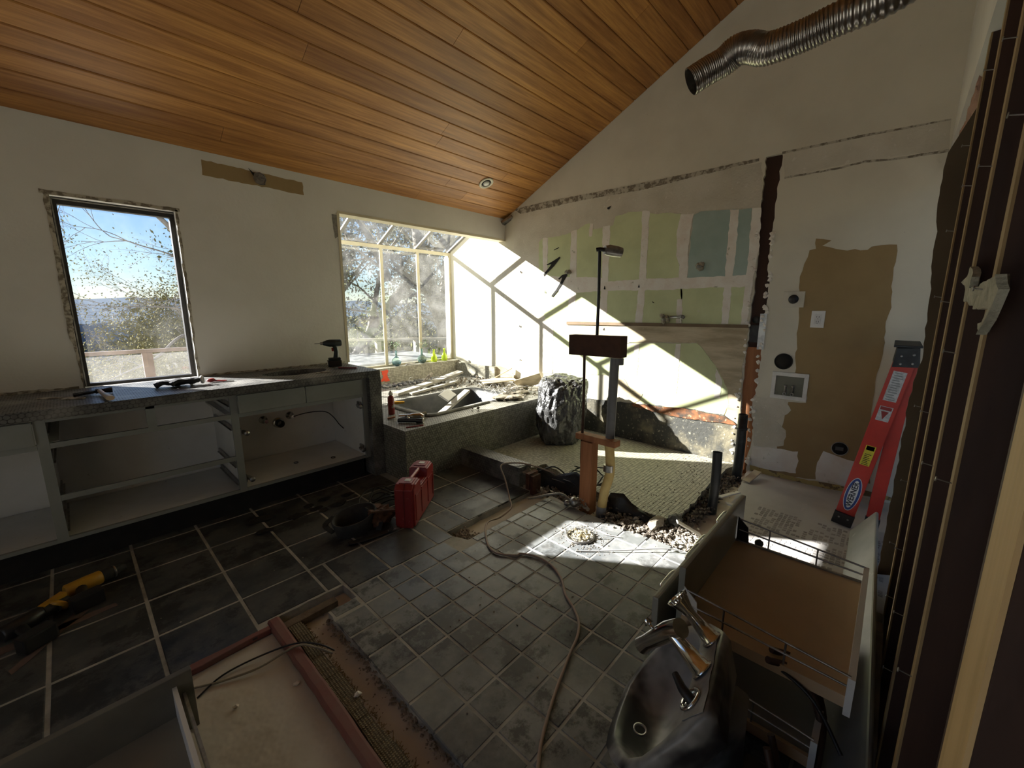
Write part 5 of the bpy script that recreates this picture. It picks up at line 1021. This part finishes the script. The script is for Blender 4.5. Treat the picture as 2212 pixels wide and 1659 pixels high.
# ---------------- stud wall ----------------
for i, (x, th, sl) in enumerate(((2.37, .05, 0), (1.94, .042, 0), (1.50, .038, 0), (1.125, .038, .0))):
    t = thing('wall_stud', ('leftmost', 'second from left', 'third from left', 'fourth from left')[i]+' dark upright stud of the stripped partition on the right', 'stud', (x, -.16, 0), 'studs of the stripped partition')
    q = MB(); q.box(x, x+th, -.206, -.1185, 0, 4.35); q.build('stud', m_stud, t)
    q = MB(); q.box(x-.001, x+th, -.1183, -.115, 0, 4.35); q.build('front_edge', m_studlit, t)
    q = MB(); q.box(x-.001, x, -.1195, -.1183, 0, 4.35); q.build('lit_edge_strip', m_studlit, t)  # thin strip of edge light painted along the stud's side face
    for k_ in range(7):
        q = MB(); z = .25+k_*.36+rnd.uniform(-.1, .1); yy = -.116
        q.tube([(x+.015, yy, z), (x+.013, yy+.022, z+.004)], .0014, 5); q.lathe([(0, 0), (.005, 0), (.005, .002), (0, .002)], (x+.013, yy+.022, z+.004), (0, 1, .1), 8); q.build('nail', m_steel, t)
t = thing('wall_stud', 'wide pale fresh lumber post nearest the viewer at the right edge', 'stud', (.74, -.16, 0))
q = MB(); q.box(.732, .76, -.206, -.117, 0, 4.35); q.box(.62, .733, -.206, -.119, 0, 4.35); q.build('stud', m_stud, t)
q = MB(); q.box(.622, .730, -.1189, -.114, 0, 4.35); q.build('face', m_fresh, t)
q = MB(); q.box(-1.9, 2.46, -.206, -.118, -.045, .0); tag(q.build('wall_plate', m_stud), 'dark bottom plate of the stripped partition along the floor', 'wall plate')
q = MB(); q.box(-1.9, 2.0, -.206, -.118, 4.35, 4.6); tag(q.build('wall_plate', m_stud), 'dark top plate of the stripped partition, above the frame', 'wall plate')
t = thing('insulation_scrap', 'torn pale insulation scrap caught on the studs at eye level', 'insulation', (1.3, -.11, 1.4))
sc = [(1.486,1.396),(1.456,1.423),(1.532,1.443),(1.396,1.471),(1.323,1.445),(1.334,1.423),(1.171,1.424),(1.081,1.429),(0.961,1.43),(1.008,1.409),(1.019,1.384),(1.016,1.361),(1.043,1.336),(1.133,1.342),(1.135,1.352),(1.07,1.363),(1.084,1.379),(1.28,1.381),(1.366,1.393)]
q = MB(); q.sheet(rag(sc, .004, .02), lambda a, b, k_: (a, -.105-k_+.012*noise.noise(Vector((a*14, b*14, 0))), b), .012); q.build('fibre_sheet', pm('pale_fibre', (.46, .44, .34), (.30, .29, .22), scale=30, rough=1, bump=.8, bscale=90), t)
# ---------------- ladder ----------------
t = thing('stepladder', 'red fibreglass stepladder with black feet standing by the laundry wall', 'ladder', (3.35, .04, 0))
m_lred = pm('ladder_red', (.55, .035, .02), (.45, .03, .018), scale=9, rough=.4)
F0, T0 = Vector((3.25, .113, 0)), Vector((3.25, -.053, 1.07)); F1, T1 = Vector((3.29, -.030, 0)), Vector((3.29, -.082, 1.05))
sidev = Vector((.42, -.01, 0)); wv_ = Vector((-1, 0, 0))
for a, b, w_, nm in ((F0, T0, .092, 'front_rail'), (F1, T1, .060, 'rear_rail')):
    for k_ in (0, 1):
        d = (b-a).normalized(); o_ = sidev*k_*(1 if 1 else 1)
        q = MB(); q.bar(a+o_+d*.07, b+o_, w_, .006, wv_); perp = d.cross(wv_).normalized()
        q.bar(a+o_+d*.07+perp*w_/2-wv_*.013, b+o_+perp*w_/2-wv_*.013, .005, .026, wv_); q.bar(a+o_+d*.07-perp*w_/2-wv_*.013, b+o_-perp*w_/2-wv_*.013, .005, .026, wv_); q.build(nm, m_lred, t)
        q = MB(); q.bar(a+o_+Vector((0, 0, .006)), a+o_+d*.085, w_+.012, .034, wv_); ft = q.build('foot', m_black, t, .003)
        if k_ == 0:
            q = MB()
            for s in (-.25, .25): q.lathe([(0, 0), (.006, 0), (.005, .003), (0, .003)], a+d*.055+perp*w_*s+wv_*.0175, wv_, 10)
            q.build('rivet', m_steel, ft)
for s in (.25, .5, .75):
    a = F0.lerp(T0, s)+Vector((.006, 0, 0)); q = MB(); q.bar(a, a+sidev, .075, .02, (0, 0, 1)); q.build('step', m_lred, t)
q = MB(); c_ = Vector((3.235, -.058, 1.10)); q.add([Vector((x, c_.y+y, c_.z+z)) for x in (3.225, 3.70) for y, z in ((.055, -.055), (.045, .055), (-.05, .062), (-.062, -.050))], [(0, 1, 2, 3), (7, 6, 5, 4), (0, 4, 5, 1), (1, 5, 6, 2), (2, 6, 7, 3), (3, 7, 4, 0)]); q.bar(Vector((3.215, c_.y, c_.z+.066)), Vector((3.71, c_.y, c_.z+.066)), .12, .012); q.build('top_cap', pm('cap_grey', (.012, .013, .014), (.05, .055, .055), scale=7, rough=.6), t, .003)
q = MB()
for k_ in ((-.03, .02), (.02, .01), (-.03, -.03), (.02, -.035)): q.lathe([(0, 0), (.007, 0), (.006, .004), (0, .004)], c_+Vector((-.010, k_[0], k_[1])), wv_, 10)
q.build('cap_rivet', m_steel, t)
dL = (T0-F0).normalized(); pL = dL.cross(wv_).normalized()
if pL.y > 0: pL = -pL
def onrail(s, u_, h=.0035): return F0+dL*s+pL*u_+wv_*h
def label(s0, s1, w_, m, nm):
    q = MB(); v = [onrail(s0, -w_), onrail(s0, w_), onrail(s1, w_), onrail(s1, -w_)]; q.add(v+[x+wv_*.0012 for x in v], [(0, 1, 2, 3), (7, 6, 5, 4), (0, 4, 5, 1), (1, 5, 6, 2), (2, 6, 7, 3), (3, 7, 4, 0)]); return q.build(nm, m, t)
mlw = pm('label_white', (.62, .61, .58), (.40, .40, .38), scale=60, rough=.5)
label(.85, 1.03, .030, mlw, 'warning_label'); label(.725, .815, .030, mlw, 'warning_label')
q = MB(); v = [onrail(.735, .0, .006), onrail(.785, -.018, .006), onrail(.785, .018, .006)]; q.add(v, [(0, 1, 2)]); q.add([onrail(.793, -.026, .006), onrail(.793, .026, .006), onrail(.812, .026, .006), onrail(.812, -.026, .006)], [(0, 1, 2, 3)]); q.build('warning_mark', m_red, t)
label(.43, .56, .024, pm('label_yellow', (.72, .60, .03), (.55, .45, .03), scale=50, rough=.5), 'warning_label'); label(.53, .557, .019, m_black, 'label_heading')
q = MB()
for i in range(7): a_ = .435+i*.011; v = [onrail(a_, -.016, .0058), onrail(a_, .016-.004*(i % 3), .0058), onrail(a_+.004, .016-.004*(i % 3), .0058), onrail(a_+.004, -.016, .0058)]; q.add(v, [(0, 1, 2, 3)])
q.build('label_text', m_black, t)
q = MB()
for i in range(12): a_ = .857+i*.0145; v = [onrail(a_, -.021, .0058), onrail(a_, .021-.005*(i % 3), .0058), onrail(a_+.005, .021-.005*(i % 3), .0058), onrail(a_+.005, -.021, .0058)]; q.add(v, [(0, 1, 2, 3)])
q.build('label_text', pm('label_grey', (.28, .28, .27), rough=.5), t)
def oval(s, ra, rb, h, m, nm):
    q = MB(); v = [onrail(s+ra*math.cos(a), rb*math.sin(a), h) for a in [i*2*PI/32 for i in range(32)]]; q.add(v, [tuple(range(32))]); return q.build(nm, m, t)
oval(.225, .115, .037, .0042, m_white, 'logo_border'); oval(.225, .110, .034, .005, pm('logo_blue', (.02, .06, .25), rough=.4), 'logo_oval'); oval(.225, .095, .022, .0058, pm('logo_white', (.75, .75, .73), rough=.4), 'logo_field')
ML = Matrix((dL, -pL, wv_)).transposed().to_4x4()
if ML.to_3x3().determinant() < 0: ML = Matrix((dL, pL, wv_)).transposed().to_4x4()
ML.translation = onrail(.225, 0, .0066)
text_mesh('WERNER', .042, .0004, ML, 'logo_text', pm('logo_black', (.02, .02, .03), rough=.5), t)
# ---------------- flexible duct ----------------
pth = smooth_path([(1.895, .752, 2.300), (1.925, .700, 2.332), (1.95, .643, 2.358), (1.95, .600, 2.380), (1.95, .55, 2.372), (1.95, .492, 2.345), (1.95, .386, 2.345), (1.95, .289, 2.357), (1.95, .12, 2.375), (1.95, -.02, 2.46)], 30)
r_ = []
for i in range(len(pth)): r_.append(.052+.0024*math.sin(i*1.9)+(.004*math.exp(-((i-75)/14)**2)))
q = MB(); q.tube(pth, r_, 28, False); q.tube([p for p in pth[:30]], [.049]*30, 28, False)
tag(q.build('flexible_duct', pm('foil_duct', (.42, .39, .35), (.32, .30, .27), scale=20, rough=.28, metal=.95)), 'ribbed foil dryer duct hanging in mid air below the ceiling', 'duct')
q = MB(); q.bar((1.95, -.02, 2.46), (1.95, -.10, 2.48), .02, .12); q.build('duct_strap', m_steel); tag(bpy.data.objects['duct_strap'], 'metal strap holding the upper end of the foil duct to the header', 'strap')
# ---------------- outdoors ----------------
dk_ = MB(); dk_.box(-8, 9, 4.94, 6.9, -.45, -.35)
dk_ = dk_.build('deck', pm('grey_deck', (.30, .28, .25), (.24, .22, .20), scale=4, rough=.8, stretch=(.3, 3, 1))); dk_['kind'] = 'structure'
gr = MB(); gr.box(-900, 900, 4.95, 900, -30.2, -30); g_ = gr.build('ground', pm('valley_floor', (.10, .13, .14), (.16, .18, .15), scale=.02, rough=1)); g_['kind'] = 'structure'
sl_ = MB(); sl_.add([(-60, 5.2, -3), (60, 5.2, -3), (80, 60, -14), (-80, 60, -14)], [(0, 1, 2, 3)]); g_ = sl_.build('slope', pm('dry_slope', (.20, .18, .10), (.12, .13, .07), scale=.4, rough=1)); g_['kind'] = 'structure'
def ridge(name, y, zb_, zt_, amp, m, seed, x0, x1, fr=1.0):
    n_ = 160; vs, fs = [], []
    for i in range(n_+1):
        x = x0+(x1-x0)*i/n_; h = zt_+amp*(noise.noise(Vector((x/y*5*fr, seed, 0)))+.4*noise.noise(Vector((x/y*17*fr, seed, 2)))+.12*noise.noise(Vector((x/y*70*fr, seed, 5))))
        for k_ in range(9): f_ = k_/8; vs.append((x, y-(1-f_)*y*.25+amp*.5*noise.noise(Vector((x/y*9, f_*6, seed))), zb_+(h-zb_)*f_**.8))
    fs = [(i*9+k_, (i+1)*9+k_, (i+1)*9+k_+1, i*9+k_+1) for i in range(n_) for k_ in range(8)]
    o = MB().add(vs, fs, True).build(name, m); o['kind'] = 'structure'
ridge('far_hills', 620, -60, 10, 5, pm('hazy_far_hill', (.09, .15, .22), (.08, .135, .20), scale=.01, rough=1), 1, -500, 1600)  # atmospheric haze is put into the colours of all three ridges
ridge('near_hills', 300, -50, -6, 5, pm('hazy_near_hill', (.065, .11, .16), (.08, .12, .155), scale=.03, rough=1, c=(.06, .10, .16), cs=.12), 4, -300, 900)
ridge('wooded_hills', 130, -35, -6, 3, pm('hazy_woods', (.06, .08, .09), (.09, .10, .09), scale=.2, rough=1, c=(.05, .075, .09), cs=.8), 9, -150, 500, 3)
# railings
m_rail = pm('deck_rail', (.13, .095, .075), (.09, .065, .05), scale=6, rough=.7)
t = thing('deck_railing', 'wooden deck railing outside the left window', 'railing', (.6, 6.3, -.35))
q = MB(); q.box(-3, 2.2, 6.27, 6.33, .875, .915); q.build('top_rail', m_rail, t)
for x in (-1.2, .60, 2.2):
    q = MB(); q.box(x-.045, x+.045, 6.26, 6.34, -.35, .875); q.build('post', m_rail, t)
q = MB(); q.box(-3, 2.2, 6.298, 6.304, -.25, .86); q.build('glass_panel', m_glass1, t)
m_pale = pm('pale_rail', (.40, .36, .27), (.32, .28, .21), scale=6, rough=.7)
t = thing('deck_railing', 'pale wooden railing beyond the hot tub outside the glazed bay', 'railing', (4, 6.8, -.35))
q = MB(); q.bar((2.9, 6.78, .86), (6.8, 6.72, .715), .07, .04); q.build('top_rail', m_pale, t)
for x in (3.75, 4.55, 5.35, 6.2):
    q = MB(); q.box(x-.04, x+.04, 6.70, 6.78, -.35, .82-(x-3)*.033); q.build('post', m_pale, t)
# hot tub
t = thing('hot_tub', 'covered grey hot tub on the deck just outside the glazed bay', 'hot tub', (3.2, 5.9, -.35))
q = MB(); q.bbox(2.3, 4.15, 5.35, 6.55, -.34, .50, .04); q.build('shell', pm('tub_grey', (.11, .12, .115), (.08, .09, .085), scale=4, rough=.6), t)
q = MB(); q.bbox(2.24, 4.2, 5.29, 6.6, .51, .62, .03); q.build('cover', pm('tub_cover', (.20, .21, .21), (.16, .17, .17), scale=2, rough=.55, bump=.3, bscale=6), t)
# trees
m_bark = pm('oak_bark', (.20, .18, .16), (.11, .10, .09), scale=12, rough=.9, bump=.6)
m_leafA = pm('olive_leaf', (.10, .11, .045), (.17, .16, .07), scale=3, rough=.95, spec=.1)
m_leafB = pm('grey_leaf', (.07, .075, .06), (.13, .13, .105), scale=3, rough=.95, spec=.1)
m_leafC = pm('yellow_leaf', (.22, .19, .07), (.14, .135, .055), scale=2, rough=.95, spec=.1)
def leaves(cs_, n, size, seed, rad):
    r = np.random.default_rng(seed); cs_ = np.array(cs_); c = cs_[r.integers(0, len(cs_), n)]+r.normal(0, rad, (n, 3))
    d = r.normal(0, 1, (n, 3)); d /= np.linalg.norm(d, axis=1)[:, None]; e = np.cross(d, r.normal(0, 1, (n, 3))); e /= np.linalg.norm(e, axis=1)[:, None]
    s = size*r.uniform(.6, 1.3, (n, 1)); V = np.stack([c-d*s, c+e*s*.5, c+d*s, c-e*s*.5], 1).reshape(-1, 3)
    return V, np.arange(4*n).reshape(n, 4)
def leaf_obj(name, V, F, m, parent):
    me = bpy.data.meshes.new(name); me.vertices.add(len(V)); me.vertices.foreach_set('co', V.ravel()); me.loops.add(F.size); me.loops.foreach_set('vertex_index', F.ravel().astype(np.int32))
    me.polygons.add(len(F)); me.polygons.foreach_set('loop_start', np.arange(0, F.size, 4, dtype=np.int32)); me.update(calc_edges=True); me.materials.append(m)
    o = bpy.data.objects.new(name, me); C.objects.link(o); o.parent = parent; o.matrix_parent_inverse = Matrix.Translation(-parent.location); return o
def branches(q, p, d, L_, r, depth, rr, tips, spread=.6, droop=0):
    pts = [Vector(p)]; dd = Vector(d).normalized()
    for i in range(4):
        dd = (dd+Vector((rr.uniform(-1, 1), rr.uniform(-1, 1), rr.uniform(-1, 1)-droop))*.22).normalized(); pts.append(pts[-1]+dd*L_/4)
    q.tube(smooth_path(pts, 2), [r*(1-.5*i/8) for i in range(9)], 6 if depth > 1 else 4, False)
    if depth <= 1: tips += [tuple(x) for x in pts[2:]]
    if depth == 0: return
    for i in range(3 if depth > 1 else 3):
        b_ = pts[rr.choice((2, 3, 4))]; nd = (dd+Vector((rr.uniform(-1, 1), rr.uniform(-1, 1), rr.uniform(-1, 1)))*spread).normalized(); branches(q, b_, nd, L_*.72, r*.55, depth-1, rr, tips, spread, droop)
def tree(lab, limbs, nl, size, rad, lm, seed, depth=4, Lk=1.5, grp=None):
    rr = random.Random(seed); base_ = limbs[0][0][0]
    t = thing('oak_tree', lab, 'tree', base_, grp); q = MB(); tips = []
    for pts, r0, r1 in limbs:
        pp = smooth_path(pts, 5); q.tube(pp, [r0+(r1-r0)*i/(len(pp)-1) for i in range(len(pp))], 8, False)
        for i in range(len(pp)//5, len(pp), 3):
            f_ = i/len(pp); d = Vector((rr.uniform(-1, 1), rr.uniform(-.6, .6), rr.uniform(-.2, 1))).normalized(); branches(q, pp[i], d, Lk*rr.uniform(.5, 1), (r0+(r1-r0)*f_)*.4, depth-2, rr, tips)
        branches(q, pp[-1], pp[-1]-pp[-2], Lk, r1*.9, depth-1, rr, tips)
    q.build('trunk', m_bark, t); V, F = leaves(tips, nl, size, seed, rad); o = leaf_obj('foliage', V, F, lm, t); o['kind'] = 'stuff'; return t
tree('large spreading oak with bare grey limbs just beyond the deck outside the glazed bay', [
    ([(7.25, 9.2, -3), (7.15, 9.1, 0), (7.0, 9, .9), (6.55, 9, 1.9), (6.3, 9, 2.8), (6.2, 9, 4.4)], .30, .12),
    ([(7.0, 9, .9), (7.3, 9.2, 2.2), (7.6, 9.3, 3.6)], .2, .1),
    ([(3.6, 8.2, -.2), (4.15, 8.4, .45), (4.9, 8.7, 1.12), (5.6, 8.9, 1.75), (6.4, 9, 2.4), (7.3, 9.2, 3.2)], .05, .13),
    ([(5.2, 8.7, 2.0), (4.95, 8.8, 2.7), (4.6, 8.9, 3.4)], .10, .06)], 15000, .045, .24, m_leafB, 11, 4, 1.4)
tree('leafy oak filling the lower left of the glazed bay view', [([(4.6, 10.5, -4), (4.8, 10.5, -1), (4.5, 10.5, 1.2), (4.2, 10.4, 3.0)], .16, .08), ([(4.8, 10.5, -1), (5.6, 10.6, .6), (6.0, 10.6, 2.0)], .12, .06)], 22000, .055, .26, m_leafA, 12, 4, 1.3)
tree('oak with yellowing leaves low outside the left window', [([(1.9, 8.3, -3), (1.75, 8.3, 0), (1.5, 8.2, 1.05), (1.25, 8.1, 1.35), (.95, 8.0, 1.40)], .05, .012), ([(1.6, 8.2, 1.0), (1.2, 8.1, .95), (.85, 8.0, .65), (.45, 8.0, .45)], .028, .010), ([(2.2, 9, .8), (1.7, 9, 2.2), (1.1, 9, 3.0), (.5, 9, 3.2)], .06, .02)], 2500, .012, .07, m_leafC, 13, 5, .6)
tree('bare thin tree with drooping twigs across the upper left window view', [([(2.6, 9.5, -3), (2.5, 9.5, 1.5), (2.1, 9.5, 2.6), (1.5, 9.4, 3.0), (.9, 9.3, 3.1)], .07, .02), ([(2.3, 9.5, 2.3), (1.9, 9.4, 2.1), (1.4, 9.4, 2.3)], .04, .015), ([(2.5, 9.5, 1.5), (2.0, 9.4, 1.7), (1.6, 9.4, 1.6)], .035, .012)], 2600, .018, .10, m_leafC, 17, 5, .75)
for (x, y, z, rx, n_, lm, l) in ((1.5, 12, -.6, 1.3, 16000, m_leafC, 'round yellow-green shrub behind the deck post outside the left window'), (.4, 16, -2.0, 1.8, 9000, m_leafC, 'yellow-green shrub at the lower left of the left window view'), (2.6, 20, -.3, 2.2, 16000, m_leafC, 'yellowing tree crown at the right of the left window view'), (8.0, 14, -.8, 2.6, 14000, m_leafA, 'dense olive shrub beyond the pale railing, right'), (5.2, 13, -.8, 2.0, 12000, m_leafA, 'dense olive shrub beyond the hot tub, left'), (11.5, 13, 1.0, 3.0, 8000, m_leafB, 'tall grey-green tree crown at the far right of the glazed bay view'), (13.5, 18, 3.5, 4.0, 3000, m_leafB, 'tall grey-green crown behind the big oak'), (8.0, 17, 4.0, 4.0, 3000, m_leafB, 'hazy grey-green crown high behind the big oak')):
    rr = random.Random(int(x*10)); t = thing('leafy_shrub', l, 'shrub', (x, y, z-2)); cs_ = []
    q = MB()
    for i in range(26):
        a = rr.uniform(0, 6.28); ph = rr.uniform(-.4, 1.5); c_ = (x+rx*math.cos(a)*math.cos(ph)*rr.uniform(.3, 1), y+rx*.7*math.sin(a)*math.cos(ph), z+rx*.8*math.sin(ph)*rr.uniform(.4, 1)); cs_.append(c_)
        q.tube(smooth_path([(x, y, z-2), ((x+c_[0])/2, (y+c_[1])/2, (z-1+c_[2])/2), c_], 3), [.05, .04, .035, .03, .02, .015, .01], 5, False)
    q.build('stem', m_bark, t); V, F = leaves(cs_, n_, .028 if y < 12.5 else .05, int(x*10), rx*.26); leaf_obj('foliage', V, F, lm, t)['kind'] = 'stuff'
